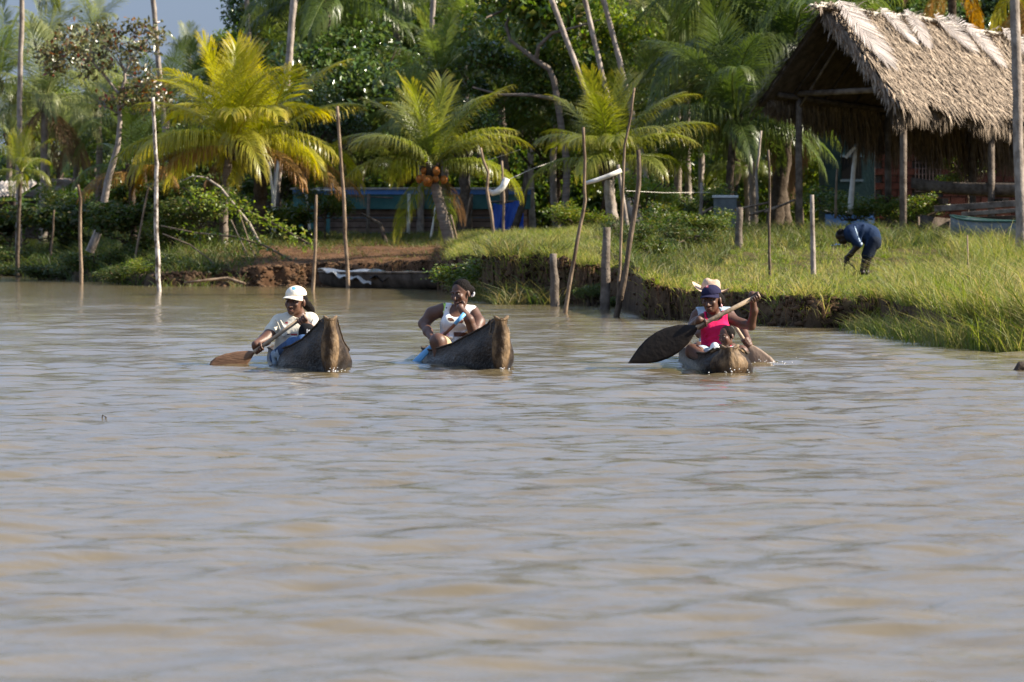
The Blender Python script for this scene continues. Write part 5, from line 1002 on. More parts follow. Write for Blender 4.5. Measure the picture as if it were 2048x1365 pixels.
# ------------------------------------------------------------------ smooth bodies from blended shapes
class Body:
    def __init__(s): s.p = []
    def cone(s, a, b, ra, rb=None, k=.02, op=1): s.p.append(('c', np.array(a, float), np.array(b, float), ra, ra if rb is None else rb, k, op)); return s
    def chain(s, pts, rr, k=.015):
        for i in range(len(pts)-1): s.cone(pts[i], pts[i+1], rr[i], rr[i+1], k)
        return s
    def ell(s, c, r, Rm=None, k=.02, op=1): s.p.append(('e', np.array(c, float), np.array(r, float), np.eye(3) if Rm is None else np.array(Rm, float), None, k, op)); return s
    def plane(s, p, n, k=.0): s.p.append(('p', np.array(p, float), nrm(np.array(n, float)), None, None, k, -1)); return s   # cuts away the side n points to
    def copy(s, grow): 
        b = Body()
        for q in s.p:
            if q[0] == 'c': b.p.append(('c', q[1], q[2], q[3]+grow, q[4]+grow, q[5], q[6]))
            elif q[0] == 'e': b.p.append(('e', q[1], q[2]+grow, q[3], None, q[5], q[6]))
        return b
    def mesh(s, name, m, parent, h=.0065):
        lo = np.full(3, 1e9); hi = -lo
        for q in s.p:
            if q[-1] < 0: continue
            if q[0] == 'c': r = max(q[3], q[4]); lo = np.minimum(lo, np.minimum(q[1], q[2])-r); hi = np.maximum(hi, np.maximum(q[1], q[2])+r)
            else: r = q[2].max(); lo = np.minimum(lo, q[1]-r); hi = np.maximum(hi, q[1]+r)
        lo -= 3*h; hi += 3*h; n = np.ceil((hi-lo)/h).astype(int)+1; f = np.full(n, .08, np.float32)
        for q in s.p:
            if q[0] == 'c': r = max(q[3], q[4]); a, b = np.minimum(q[1], q[2])-r, np.maximum(q[1], q[2])+r
            elif q[0] == 'e': r = q[2].max(); a, b = q[1]-r, q[1]+r
            else: a, b = lo, hi
            mg = .03+2*q[5]; i0 = np.clip(((a-mg-lo)/h).astype(int), 0, n-1); i1 = np.clip(((b+mg-lo)/h).astype(int)+1, 1, n)
            G = np.stack(np.meshgrid(*[(lo[k]+h*np.arange(i0[k], i1[k])).astype(np.float32) for k in range(3)], indexing='ij'), -1)
            if q[0] == 'c':
                ba = q[2]-q[1]; pa = G-q[1].astype(np.float32); t = np.clip((pa@ba.astype(np.float32))/max(1e-9, ba@ba), 0, 1); d = np.linalg.norm(pa-t[..., None]*ba.astype(np.float32), axis=-1)-(q[3]+(q[4]-q[3])*t)
            elif q[0] == 'e':
                pl = (G-q[1].astype(np.float32))@q[3].T.astype(np.float32); k0 = np.linalg.norm(pl/q[2], axis=-1); k1 = np.linalg.norm(pl/(q[2]**2), axis=-1); d = k0*(k0-1)/np.maximum(k1, 1e-6)
            else: d = -((G-q[1])@q[2])
            sl = tuple(slice(i0[k], i1[k]) for k in range(3)); cur = f[sl]; k = max(q[5], 1e-5)
            if q[-1] > 0: hh = np.clip(.5+.5*(cur-d)/k, 0, 1); f[sl] = cur*(1-hh)+d*hh-k*hh*(1-hh)
            else: d = -d; hh = np.clip(.5-.5*(cur-d)/k, 0, 1); f[sl] = cur*(1-hh)+d*hh+k*hh*(1-hh)
        V, Q = surface_nets(f); V = lo+h*V-np.array(tuple(wloc(parent)))
        return link(name, np_mesh(name, V, Q), parent, m, True)
def surface_nets(f):
    s = f < 0; n = np.array(f.shape); P = np.zeros((*(n-1), 3), np.float32); C = np.zeros(n-1, np.float32); E = []
    for ax in range(3):
        a = [slice(None)]*3; b = [slice(None)]*3; a[ax] = slice(0, -1); b[ax] = slice(1, None); f0, f1 = f[tuple(a)], f[tuple(b)]; X_ = s[tuple(a)] != s[tuple(b)]
        t = np.where(X_, f0/np.where(X_, f0-f1, 1), 0); E.append((X_, s[tuple(a)])); o = [k for k in range(3) if k != ax]
        for d0 in (0, 1):
            for d1 in (0, 1):
                sl = [slice(None)]*3; sl[o[0]] = slice(d0, n[o[0]]-1+d0); sl[o[1]] = slice(d1, n[o[1]]-1+d1); c = X_[tuple(sl)]; C += c; P[..., ax] += c*t[tuple(sl)]; P[..., o[0]] += c*d0; P[..., o[1]] += c*d1
    on = C > 0; ids = np.full(n-1, -1, np.int64); ids[on] = np.arange(on.sum()); V = P[on]/C[on][:, None]+np.argwhere(on); Q = []
    for ax in range(3):
        X_, s0 = E[ax]; o = [k for k in range(3) if k != ax]; I = np.argwhere(X_); I = I[(I[:, o[0]] > 0) & (I[:, o[1]] > 0) & (I[:, o[0]] < n[o[0]]-1) & (I[:, o[1]] < n[o[1]]-1)]
        def c(d0, d1): J = I.copy(); J[:, o[0]] += d0; J[:, o[1]] += d1; return ids[tuple(J.T)]
        q = np.stack([c(-1, -1), c(0, -1), c(0, 0), c(-1, 0)], -1); fl = s0[tuple(I.T)]
        if ax == 1: fl = ~fl
        q[~fl] = q[~fl][:, ::-1]; Q.append(q)
    return V, np.concatenate(Q)
def paint(o, m, test):                        # flat print on cloth: faces inside a photo-space region get another material
    o.data.materials.append(m); k = len(o.data.materials)-1; w = np.array(tuple(wloc(o))); n = len(o.data.polygons); c = np.zeros(n*3); nn = np.zeros(n*3)
    o.data.polygons.foreach_get('center', c); o.data.polygons.foreach_get('normal', nn); c = c.reshape(-1, 3)+w; nn = nn.reshape(-1, 3)
    x = 1024+F*c[:, 0]/c[:, 1]; y = HZ+F*(EYE-c[:, 2])/c[:, 1]; hit = test(x, y, c) & (nn[:, 1] < .15); mi = np.zeros(n, np.int32); o.data.polygons.foreach_get('material_index', mi); mi[hit] = k; o.data.polygons.foreach_set('material_index', mi)
def frame(yaw, pitch=0, roll=0):              # yaw > 0 looks to the left of the photo, pitch > 0 looks down
    m_ = Matrix.Rotation(-yaw, 3, 'Z') @ Matrix.Rotation(pitch, 3, 'X') @ Matrix.Rotation(roll, 3, 'Y'); return np.array(m_)
EYEW = mat('eye_white', (.17, .15, .13), .6); EYED = mat('eye_dark', (.01, .007, .005), .15, spec=.6); LIP = mat('lips', (.10, .035, .03), .4)
def head(B, c, yaw, pitch=0, roll=0, s=1.0, root=None, k=.018, eyes=True, closed=False):
    """face looks along local -Y; x to the photo's right, z up"""
    Fm = frame(yaw, pitch, roll); c = np.array(tuple(c)); W = lambda x, y, z: c+Fm@(np.array([x, y, z])*s); Ri = Fm.T
    e = lambda x, y, z, r, kk=k: B.ell(W(x, y, z), np.array(r)*s, Ri, kk*s)
    e(0, .018, .03, (.076, .095, .088)); e(0, -.035, -.035, (.060, .055, .078)); e(0, -.060, -.088, (.030, .026, .024)); e(0, .0, -.055, (.056, .06, .06))
    for sx in (-1, 1):
        e(sx*.036, -.068, -.022, (.024, .020, .022)); e(sx*.031, -.080, .026, (.027, .012, .009), .008); e(sx*.079, .016, -.012, (.010, .020, .031), .006)
        e(sx*.017, -.092, -.040, (.012, .012, .009), .006)
        B.ell(W(sx*.031, -.098, .006), np.array((.018, .014, .010))*s, Ri, .008*s, -1)
    B.cone(W(0, -.085, .016), W(0, -.108, -.036), .009*s, .015*s, .008*s)
    e(0, -.088, -.064, (.026, .013, .0085), .005); e(0, -.086, -.078, (.023, .013, .0085), .005)
    if eyes and root is not None:
        for sx in (-1, 1):
            mb = MB(); vs = []; fs = []
            p = W(sx*.031, -.0775, .005); o = np.array(tuple(wloc(root)))
            mb.tube([p+Fm@np.array([0, -.0115, 0])*s*f for f in (-1, -.7, 0, .6, .9, 1)], [.001, .007*s, .0095*s, .007*s, .004*s, .001], 8); mb.build('eye', EYEW, root, True)
            mb = MB(); mb.tube([p+Fm@np.array([0, -.0095, -.001])*s, p+Fm@np.array([0, -.0128, -.001])*s], [.0055*s, .0045*s], 8); mb.build('iris', EYED, root, True)
    return W, Ri
def lips(root, W, s):
    MB().tube([W(-.022, -.094, -.0705), W(-.010, -.103, -.069), W(0, -.1045, -.0705), W(.010, -.103, -.069), W(.022, -.094, -.0705)], [.001, .004*s, .0048*s, .004*s, .001], 6).build('lips', LIP, root, True)
def grip(B, pos, axis, back, r=.016, s=1., thumb=1):
    pos = np.array(tuple(pos)); a = nrm(np.array(tuple(axis))); b = np.array(tuple(back), float); b = nrm(b-a*(b@a)); sd = np.cross(a, b)
    Rm = np.stack([a, b, sd]); B.ell(pos+b*(r+.014)*1-sd*.008, np.array((.044, .019, .038))*s, Rm, .012)
    for i in range(4):
        o = (i-1.5)*.0215*s; rr = (r+.0105); ln = (1.0, 1.08, 1.0, .85)[i]
        pts = [pos+a*o+(b*math.cos(t)+sd*math.sin(t))*(rr+(.006 if j == 0 else 0)) for j, t in enumerate([.35, 1.25, 2.1*ln, 2.95*ln, 3.6*ln])]
        B.chain(pts, [.0125*s, .0118*s, .011*s, .010*s, .0088*s], .003)
    pts = [pos+a*thumb*o+(b*math.cos(t)+sd*math.sin(t))*(r+.012) for o, t in ((.030, -.3), (.045, -.95), (.044, -1.7), (.036, -2.35))]; B.chain(pts, [.016*s, .0135*s, .0125*s, .010*s], .004)
    return pos+b*(r+.030)-sd*.035
def paddle(label, a, b, tip, width, m_shaft, m_blade, shape, wide=(1, 0, 0), rs=.017, grip_knob=True, group='wooden paddles'):
    """shaft a->b, blade b->tip; shape = list of (fraction, half width fraction)"""
    a, b, tip = Vector(a), Vector(b), Vector(tip); root = empty('paddle', b, label, 'paddle', group); ax = (tip-b).normalized(); wv = Vector(wide); wv = (wv-ax*wv.dot(ax)).normalized(); nv_ = ax.cross(wv)
    MB().tube([a, a.lerp(b, .5), b, b.lerp(tip, .10)], [rs, rs, rs*1.05, rs*.5], 10).build('shaft', m_shaft, root, True)
    vs = []; n_ = 24; xs_ = (-1, -.8, -.4, 0, .4, .8, 1)
    for i in range(n_+1):
        f = i/n_; w_ = interp(f, shape)*width; th = .017*(1-.7*f)
        for sg in (1, -1):
            for x in xs_: vs.append(b.lerp(tip, f)+wv*(w_*x)+nv_*(sg*(th*(1-abs(x))**.7+.003)))
    m_ = len(xs_)*2; nx_ = len(xs_); fs = []
    for i in range(n_):
        for k in range(nx_-1): fs += [(i*m_+k, i*m_+k+1, (i+1)*m_+k+1, (i+1)*m_+k), (i*m_+nx_+k, (i+1)*m_+nx_+k, (i+1)*m_+nx_+k+1, i*m_+nx_+k+1)]
        fs += [(i*m_, (i+1)*m_, (i+1)*m_+nx_, i*m_+nx_), (i*m_+nx_-1, i*m_+2*nx_-1, (i+1)*m_+2*nx_-1, (i+1)*m_+nx_-1)]
    fs += [tuple(range(nx_))+tuple(range(2*nx_-1, nx_-1, -1)), tuple(n_*m_+k for k in range(nx_-1, -1, -1))+tuple(n_*m_+nx_+k for k in range(nx_))]
    MB().add(vs, fs).build('blade', m_blade, root, True); return root
LEAFB = [(0, .08), (.08, .35), (.2, .72), (.38, .97), (.5, 1), (.65, .9), (.8, .6), (.92, .25), (1, .02)]
SPADE = [(0, .08), (.1, .30), (.3, .62), (.55, .90), (.75, 1.0), (.88, .92), (1, .55)]
M['pad_dark'] = mat('pad_dark', (.009, .007, .006), .55, (.018, .013, .010), 3, 5, .2, 20, .2); M['pad_brown'] = mat('pad_brown', (.12, .06, .032), .55, (.20, .11, .06), 4, 6, .2, 20, .35, stretch=(1, 1, 3)); M['pad_grey'] = mat('pad_grey', (.18, .125, .09), .6, (.28, .20, .145), 4, 6, .2, 20, .3, stretch=(3, 1, 1))
M['shaft'] = mat('shaft', (.27, .19, .12), .6, (.40, .30, .20), 5, 5, .2, 25, .3); M['shaft_red'] = mat('shaft_red', (.16, .06, .035), .55, (.22, .09, .05), 5, 5); M['pad_blue'] = mat('pad_blue', (.10, .33, .62), .5, (.16, .42, .70), 5, 5, spec=.4)
M['tee'] = cloth('tee', (.68, .63, .52)); M['white'] = cloth('white', (.80, .78, .77)); M['pink'] = cloth('pink', (.72, .022, .115), .9); M['denim'] = cloth('denim', (.07, .13, .26), .6); M['paleblue'] = cloth('paleblue', (.42, .52, .62)); M['khaki'] = cloth('khaki', (.42, .32, .20)); M['capwhite'] = cloth('capwhite', (.80, .73, .60), .95); M['capblue'] = cloth('capblue', (.022, .021, .052)); M['navy'] = cloth('navy', (.016, .030, .066)); M['black'] = cloth('black', (.012, .012, .014)); M['straw'] = mat('straw', (.40, .28, .20), .8, (.54, .40, .30), 60, 3, .3, 90, .1)
M['mark_blue'] = mat('mark_blue', (.12, .35, .55), .8); M['mark_red'] = mat('mark_red', (.45, .06, .06), .8); M['mark_lime'] = mat('mark_lime', (.45, .68, .10), .8); M['mark_brown'] = mat('mark_brown', (.11, .045, .03), .6); M['mark_pink'] = mat('mark_pink', (.75, .42, .42), .8); M['mark_cream'] = mat('mark_cream', (.85, .83, .70), .8); M['mark_dark'] = mat('mark_dark', (.05, .04, .05), .8); M['mark_white'] = mat('mark_white', (.8, .8, .8), .8)
def cap(root, W, Ri, s, m, brim=.085, emblem=None):
    B = Body(); B.ell(W(0, .018, .058), np.array((.087, .107, .074))*s, Ri, .01); B.plane(W(0, 0, .052), -np.array(Ri)[2]*1.0, .004)
    dn = Ri[2]
    o = B.mesh('cap', m, root, .005)
    vs = []; n_ = 14
    for l in (0, -.005):
        for j in range(4):
            for i in range(n_+1):
                a = (i/n_-.5)*2.5; q = j/3; vs.append(W(math.sin(a)*(.085+.012*q)*1.0, -math.cos(a)*(.085)-brim*q*math.cos(a)**1*1.0+.012, .058+l-.016*q-.026*(math.sin(a)**2)*(.4+.6*q)))
    k_ = 4*(n_+1); MB().add(vs, [(l*k_+j*(n_+1)+i, l*k_+j*(n_+1)+i+1, l*k_+(j+1)*(n_+1)+i+1, l*k_+(j+1)*(n_+1)+i) for l in (0, 1) for j in range(3) for i in range(n_)]).build('brim', m, o, True)
    # the cap object is a child of the person, the brim a child of the cap
    return o
V3 = lambda v: np.array(tuple(v), float)
# ------------------------------------------------------------------ woman in the white cap (left canoe)
d0 = 43.0; p = lambda x, y, dd=0: V3(at(x, y, d0+dd))
root = empty('person', at(572, 712, d0), 'person in a white cap and cream t-shirt paddling the left canoe', 'person', 'people in the canoes')
T = Body(); T.ell(p(589, 660, .02), (.160, .115, .17), None, .05).cone(p(560, 645, .02), p(620, 641, .02), .068, .068, .05).ell(p(579, 693, .03), (.135, .125, .15), None, .06).cone(p(579, 664, -.07), p(600, 663, -.07), .062, .062, .04).ell(p(574, 716, .05), (.16, .15, .09), None, .06)
B = T.copy(-.012); W, Ri = head(B, p(590, 603, -.03), R(24), R(4), R(3), 1.12, root)
B.cone(p(598, 626, .02), p(598, 640, .03), .056, .068, .03)
# right arm (photo left) down to the lower grip, left arm to the upper grip
ha, hb = p(609, 636, -.30), p(513, 701, -.30); ax1 = nrm(hb-ha)
w1 = grip(B, hb+ax1*-.02, ax1, np.array([.15, .55, .5]), .017, 1.08, -1); el = p(530, 680, -.12)
B.chain([p(556, 647, .02), el, w1], [.062, .056, .034], .03)
w2 = grip(B, ha+ax1*.03, ax1, np.array([.5, .5, -.3]), .017, 1.08, 1); el2 = p(634, 672, -.12)
B.chain([p(624, 643, .02), el2, w2], [.06, .05, .034], .03)
B.mesh('body', M['skin_w1'], root, .006); lips(root, W, 1.12)
S = T.copy(.010); S.cone(p(557, 645, .02), p(544, 661, -.04), .068, .066, .03).cone(p(544, 660.5, -.04), p(542, 663, -.045), .067, .067, .004); S.cone(p(622, 642, .02), p(631, 657, -.05), .066, .066, .03)
for i, (x1, y1, x2, y2) in enumerate(((552, 640, 566, 672), (560, 640, 574, 668), (618, 645, 606, 676), (612, 690, 575, 682), (606, 700, 566, 697), (626, 640, 618, 668))):   # folds
    S.cone(p(x1, y1, -.105), p(x2, y2, -.13), .009, .012, .028)
S.cone(p(597, 626, -.03), p(599, 612, -.05), .062, .07, .012, -1); S.plane(p(575, 712, 0), (0, 0, -1), .01)
sh = S.mesh('shirt', M['tee'], root, .0065)
paint(sh, M['mark_red'], lambda x, y, c: ((abs(x-573) < 2.6) & (abs(y-646) < 1.8)) | ((abs(x-588) < 7) & (abs(y-669.5-(x-588)*.04) < 1.5)))
paint(sh, M['mark_dark'], lambda x, y, c: (abs(x-577) < 3) & (abs(y-669) < 1.6))
J = Body(); J.cone(p(560, 712, .05), p(586, 689, -.42), .085, .068, .04).cone(p(585, 712, .05), p(606, 685, -.55), .085, .068, .04).cone(p(586, 689, -.42), p(600, 728, -.7), .066, .05, .03).cone(p(606, 685, -.55), p(616, 728, -.85), .066, .05, .03).ell(p(573, 716, .05), (.155, .14, .085), None, .05)
J.mesh('jeans', M['denim'], root, .008)
H = Body(); H.ell(W(0, .042, .03), np.array((.083, .086, .075))*1.12, Ri, .02); H.chain([W(.04, .09, -.01), W(.06, .13, -.05), W(.075, .16, -.085), W(.09, .17, -.115)], [.045, .036, .03, .012], .03); H.plane(W(0, -.03, 0), -Ri[1], .01)
H.mesh('hair', M['hair'], root, .007)
cp = cap(root, W, Ri, 1.12, M['capwhite'], .08); paint(cp, M['mark_blue'], lambda x, y, c: ((x-587.5)/4.2)**2+((y-577.2)/3.2)**2 < 1)
paddle('brown wooden paddle held by the woman in the white cap', at(611, 631, d0-.30), at(508, 704.5, d0-.30), at(424, 752, d0-.36), .135, M['shaft'], M['pad_brown'], SPADE, (.35, 0, -1), .018)
# black bag and pale cloth in the left canoe
q_ = p(609, 665, -.50); B = Body(); B.ell(q_, (.058, .05, .085), None, .03).ell(q_+np.array([.045, .01, .02]), (.045, .045, .06), None, .03).ell(q_+np.array([.02, .0, -.09]), (.085, .06, .07), None, .04)
bag = empty('bag', Vector(q_), 'black bag with small white marks lying behind the bow of the left canoe', 'bag'); bo = B.mesh('bag_body', M['black'], bag, .007)
paint(bo, M['mark_white'], lambda x, y, c: ((abs(x-614) < 1.1) & (abs(y-664) < 5)) | ((abs(x-618) < 1.1) & (abs(y-663) < 3)) | ((abs(x-616) < 2) & (abs(y-667.6) < 1)))
B = Body(); B.cone(p(549, 708, -.05), p(551, 726, -.06), .035, .03, .03).cone(p(558, 705, -.15), p(562, 728, -.16), .03, .028, .03).cone(p(553, 711, -.1), p(571, 701, -.22), .03, .03, .03)
tag(B.mesh('cloth', M['paleblue'], None, .007), 'crumpled pale blue cloth hanging over the side of the left canoe', 'cloth')

# ------------------------------------------------------------------ woman in the white top (middle canoe)
d0 = 43.7; p = lambda x, y, dd=0: V3(at(x, y, d0+dd))
root = empty('person', at(908, 712, d0), 'person in a sleeveless white top resting chin on hand in the middle canoe', 'person', 'people in the canoes')
T = Body(); T.ell(p(912, 645, .03), (.150, .115, .155), None, .05).cone(p(890, 619, .03), p(944, 624, .03), .055, .055, .05).cone(p(898, 646, -.065), p(927, 647, -.065), .066, .066, .04).ell(p(910, 682, .03), (.150, .13, .15), None, .06).ell(p(910, 706, .05), (.18, .15, .09), None, .06)
B = T.copy(-.008); W, Ri = head(B, p(921, 587, -.03), R(34), R(10), R(-3), 1.06, root); B.cone(p(921, 606, .0), p(917, 622, .03), .054, .066, .03)
el = p(848, 648, .02); kn = p(876, 684, -.38); w1 = p(864, 677, -.27)
B.chain([p(886, 620, .03), p(864, 628, .03), el, p(856, 664, -.12), w1], [.066, .062, .052, .044, .032], .03)
for i in range(4): B.chain([w1+np.array([.01+.012*i, -.02, -.0]), w1+np.array([.03+.02*i, -.075, .02-.006*i]), w1+np.array([.042+.02*i, -.115, .005-.012*i])], [.015, .0115, .009], .005)
B.ell(w1+np.array([.03, -.03, .005]), (.035, .045, .02), None, .02); B.chain([w1+np.array([.0, -.02, -.0]), w1+np.array([-.012, -.06, -.015])], [.014, .010], .008)
el2 = p(949, 670, -.20); hd = p(920.5, 609, -.165)
w2 = grip(B, hd, np.array([.55, -.2, .25]), np.array([.25, -.3, -.75]), .010, 1.05, 1)
B.chain([p(946, 626, .03), p(957, 645, -.05), el2], [.066, .060, .054], .03); B.chain([el2, p(938, 640, -.24), w2], [.054, .046, .031], .02)
th = Body(); B.cone(p(893, 706, .03), kn, .10, .078, .04); B.cone(kn, p(884, 730, -.42), .074, .06, .03); B.cone(p(925, 706, .03), p(945, 700, -.40), .10, .078, .04)
B.mesh('body', M['skin'], root, .006); lips(root, W, 1.06)
S = T.copy(.010); S.ell(p(909, 618, -.115), (.088, .10, .080), None, .02, -1); S.cone(p(917, 612, .03), p(915, 628, -.02), .065, .075, .02, -1); S.cone(p(868, 626, .03), p(884, 633, .03), .06, .068, .01, -1); S.cone(p(964, 640, .0), p(956, 632, .03), .06, .045, .01, -1)
for (x1, y1, x2, y2) in ((884, 668, 905, 676), (890, 690, 930, 684), (936, 660, 918, 672)): S.cone(p(x1, y1, -.10), p(x2, y2, -.115), .007, .010, .022)
sh = S.mesh('top', M['white'], root, .0062)
paint(sh, M['mark_lime'], lambda x, y, c: ((abs(x-886-(y-615)*-.25) < 4.2) & (y > 606) & (y < 632) & (abs(y-624) > 1.3)))
paint(sh, M['mark_dark'], lambda x, y, c: ((x-889)**2+(y-606)**2 < 3.2) | ((x-893)**2+(y-616)**2 < 1.5))
gl = lambda x, y, g: (((x-901.5)/(7+g))**2+((y-639.5-(x-901)*.22)/(4.2+g))**2 < 1) | (((x-920.5)/(7.6+g))**2+((y-643.2+(x-920)*.03)/(4.4+g))**2 < 1)
paint(sh, M['mark_cream'], lambda x, y, c: gl(x, y, 2.0)); paint(sh, M['mark_brown'], lambda x, y, c: gl(x, y, -.3) | ((abs(x-921.5) < 14) & (abs(y-669.5-(x-921)*.05) < 4.4)))
paint(sh, M['mark_pink'], lambda x, y, c: ((x-890)/9)**2+((y-669)/5.5)**2 < 1)
K = Body(); K.cone(p(893, 706, .03), p(883, 692, -.25), .108, .094, .03).cone(p(925, 706, .03), p(935, 702, -.2), .108, .095, .03).ell(p(909, 708, .05), (.175, .145, .085), None, .05); K.cone(p(884, 691, -.245), p(882.3, 690.5, -.28), .097, .096, .004)
K.mesh('shorts', M['khaki'], root, .008)
H = Body(); H.ell(W(0, .030, .045), np.array((.084, .096, .083))*1.06, Ri, .02); H.ell(W(.035, .115, .005), (.045, .045, .045), None, .03); H.ell(W(0, -.085, -.01), np.array((.064, .05, .068))*1.06, Ri, .012, -1)
ho = H.mesh('hair', M['hair'], root, .006)
B = Body(); c_ = p(945, 588, .02)
for k in range(7): B.ell(c_+np.array([.010*math.cos(k*1.9)+.004, .01, .022*math.sin(k*.9)]), (.010, .012, .012), None, .003)
B.mesh('hair_flower', M['white'], root, .005)
root_p = paddle('narrow blue paddle with a brown shaft held by the woman in white', at(926, 634, d0-.33), at(867, 690, d0-.10), at(820, 736, d0+.12), .042, M['shaft_red'], M['pad_blue'], [(0, .5), (.15, .8), (.5, 1), (.9, 1), (1, .7)], (.7, -.8, .3), .016)
MB().tube([at(910, 648.5, d0-.36), at(929, 628, d0-.33)], [.018, .021], 9).build('grip', M['pad_blue'], root_p, True)

# ------------------------------------------------------------------ woman in pink with the baby (right canoe)
d0 = 42.0; p = lambda x, y, dd=0: V3(at(x, y, d0+dd))
root = empty('person', at(1432, 716, d0), 'person in a bright pink top and dark blue cap lifting a black paddle', 'person', 'people in the canoes')
T = Body(); T.ell(p(1432, 658, .02), (.135, .10, .15), None, .05).cone(p(1408, 636, .02), p(1455, 634, .02), .048, .048, .05).cone(p(1420, 660, -.06), p(1445, 659, -.06), .052, .052, .04).ell(p(1432, 690, .02), (.130, .11, .13), None, .06).ell(p(1434, 714, .05), (.165, .14, .085), None, .06)
B = T.copy(-.010); W, Ri = head(B, p(1422.5, 600, -.05), R(22), R(6), R(-4), 1.06, root); B.cone(p(1427, 616, -.01), p(1430, 633, .02), .046, .058, .025)
ha, hb = p(1513, 594, -.22), p(1401, 651, -.30); ax3 = nrm(hb-ha)
w1 = grip(B, hb-ax3*.01, ax3, np.array([-.1, .35, .8]), .018, 1.08, -1); el = p(1384, 655, -.10)
B.chain([p(1405, 638, .02), p(1392, 646, -.02), el, w1], [.050, .047, .042, .030], .025)
w2 = grip(B, ha+ax3*.02, ax3, np.array([.2, .6, .2]), .018, 1.08, -1); el2 = p(1502, 652, -.06)
B.chain([p(1460, 638, .02), p(1484, 648, -.02), el2, p(1508, 622, -.13), w2], [.052, .046, .041, .036, .027], .02)
B.cone(p(1415, 716, .03), p(1385, 704, -.32), .088, .066, .04); B.cone(p(1385, 703, -.32), p(1408, 716, -.62), .064, .046, .03); B.cone(p(1452, 716, .03), p(1482, 706, -.38), .088, .066, .04); B.cone(p(1482, 706, -.38), p(1470, 728, -.6), .064, .046, .03)
B.mesh('body', M['skin'], root, .006); lips(root, W, 1.06)
S = T.copy(.010); S.ell(p(1428, 630, -.07), (.075, .09, .055), None, .02, -1); S.cone(p(1428, 618, .02), p(1429, 634, .0), .068, .074, .015, -1); S.ell(p(1393, 634, .0), (.075, .12, .10), None, .015, -1); S.ell(p(1470, 634, .0), (.075, .12, .10), None, .015, -1)
for (x1, y1, x2, y2) in ((1408, 672, 1440, 655), (1408, 682, 1436, 668), (1412, 692, 1440, 680), (1455, 655, 1440, 675)): S.cone(p(x1, y1, -.095), p(x2, y2, -.105), .006, .009, .022)
S.plane(p(1432, 706, 0), (0, 0, -1), .01); S.mesh('top', M['pink'], root, .006)
K = Body(); K.cone(p(1415, 716, .03), p(1404, 709, -.14), .094, .086, .03).cone(p(1452, 716, .03), p(1460, 712, -.14), .094, .086, .03).ell(p(1434, 716, .05), (.165, .14, .08), None, .05); K.mesh('shorts', M['paleblue'], root, .008)
H = Body(); H.ell(W(0, .038, .02), np.array((.084, .088, .085))*1.06, Ri, .02); H.ell(W(.06, .06, -.02), (.05, .05, .06), None, .03); H.plane(W(0, -.015, 0), -Ri[1], .01); H.mesh('hair', M['hair'], root, .006)
cp = cap(root, W, Ri, 1.06, M['capblue'], .07); paint(cp, M['mark_red'], lambda x, y, c: (abs(x-1413.5) < 3.2) & (abs(y-571.5) < 3.8)); paint(cp, M['mark_pink'], lambda x, y, c: (abs(x-1413.5) < 1.2) & (abs(y-571.5) < 2.4))
for dz in (0, .022): pass
MB().tube([W(.083, .02, -.045), W(.086, .01, -.06), W(.086, .01, -.075)], [.004, .010, .004], 7).build('earring', M['mark_pink'], root, True)
paddle('large black leaf shaped paddle lifted by the woman in pink', at(1519, 590, d0-.22), at(1396, 653.5, d0-.30), at(1256, 727, d0-.36), .135, M['shaft'], M['pad_dark'], LEAFB, (.42, 0, -.9), .020)
# baby
root = empty('person', at(1452, 706, d0-.35), 'baby with dark curly hair held in the lap of the woman in pink', 'person', 'people in the canoes')
B = Body(); W, Ri = head(B, p(1453, 673, -.37), R(44), R(8), R(-8), .78, root); B.cone(p(1456, 685, -.34), p(1450, 697, -.32), .034, .04, .02).ell(p(1446, 706, -.32), (.085, .06, .065), None, .03)
B.chain([p(1436, 698, -.36), p(1426, 704, -.42), p(1420, 703, -.46)], [.026, .022, .017], .02); B.mesh('body', M['skin_w1'], root, .005)
H = Body(); H.ell(W(0, .028, .032), np.array((.085, .097, .092))*.78, Ri, .015); H.ell(W(0, -.09, -.02), np.array((.08, .06, .085))*.78, Ri, .012, -1); H.mesh('hair', M['hair'], root, .005)
S = Body(); S.ell(p(1444, 703, -.34), (.085, .065, .06), None, .03).chain([p(1436, 696, -.37), p(1430, 694, -.42), p(1422, 703, -.44)], [.04, .036, .03], .03).cone(p(1450, 699, -.40), p(1470, 696, -.40), .018, .018, .015); S.mesh('baby_clothes', M['white'], root, .006)
B = Body(); B.cone(p(1415, 704, -.42), p(1438, 712, -.5), .04, .045, .03).ell(p(1428, 709, -.46), (.07, .06, .04), None, .03); tag(B.mesh('cloth', cloth('cloth_grey', (.30, .34, .36)), None, .007), 'bundled grey blue cloth in front of the baby in the right canoe', 'cloth')

# ------------------------------------------------------------------ paddler in the straw hat behind
d0 = 43.6; p = lambda x, y, dd=0: V3(at(x, y, d0+dd))
root = empty('person', at(1432, 706, d0), 'person in a wide straw hat paddling behind the woman in pink', 'person', 'people in the canoes')
T = Body(); T.ell(p(1428, 650, .02), (.155, .11, .16), None, .05).cone(p(1397, 628, .02), p(1457, 628, .02), .058, .058, .05).ell(p(1430, 690, .02), (.15, .12, .15), None, .06)
B = T.copy(-.010); W, Ri = head(B, p(1421, 594, -.02), R(10), R(10), 0, 1.05, root); B.cone(p(1425, 606, .0), p(1426, 624, .02), .05, .06, .03)
ha, hb = p(1462, 640, -.36), p(1493, 686, -.36); ax4 = nrm(hb-ha); w1 = grip(B, hb, ax4, np.array([.3, .3, .6]), .017, 1.08, -1); B.chain([p(1460, 632, .02), p(1478, 652, -.08), p(1487, 664, -.18), w1], [.055, .046, .040, .030], .025)
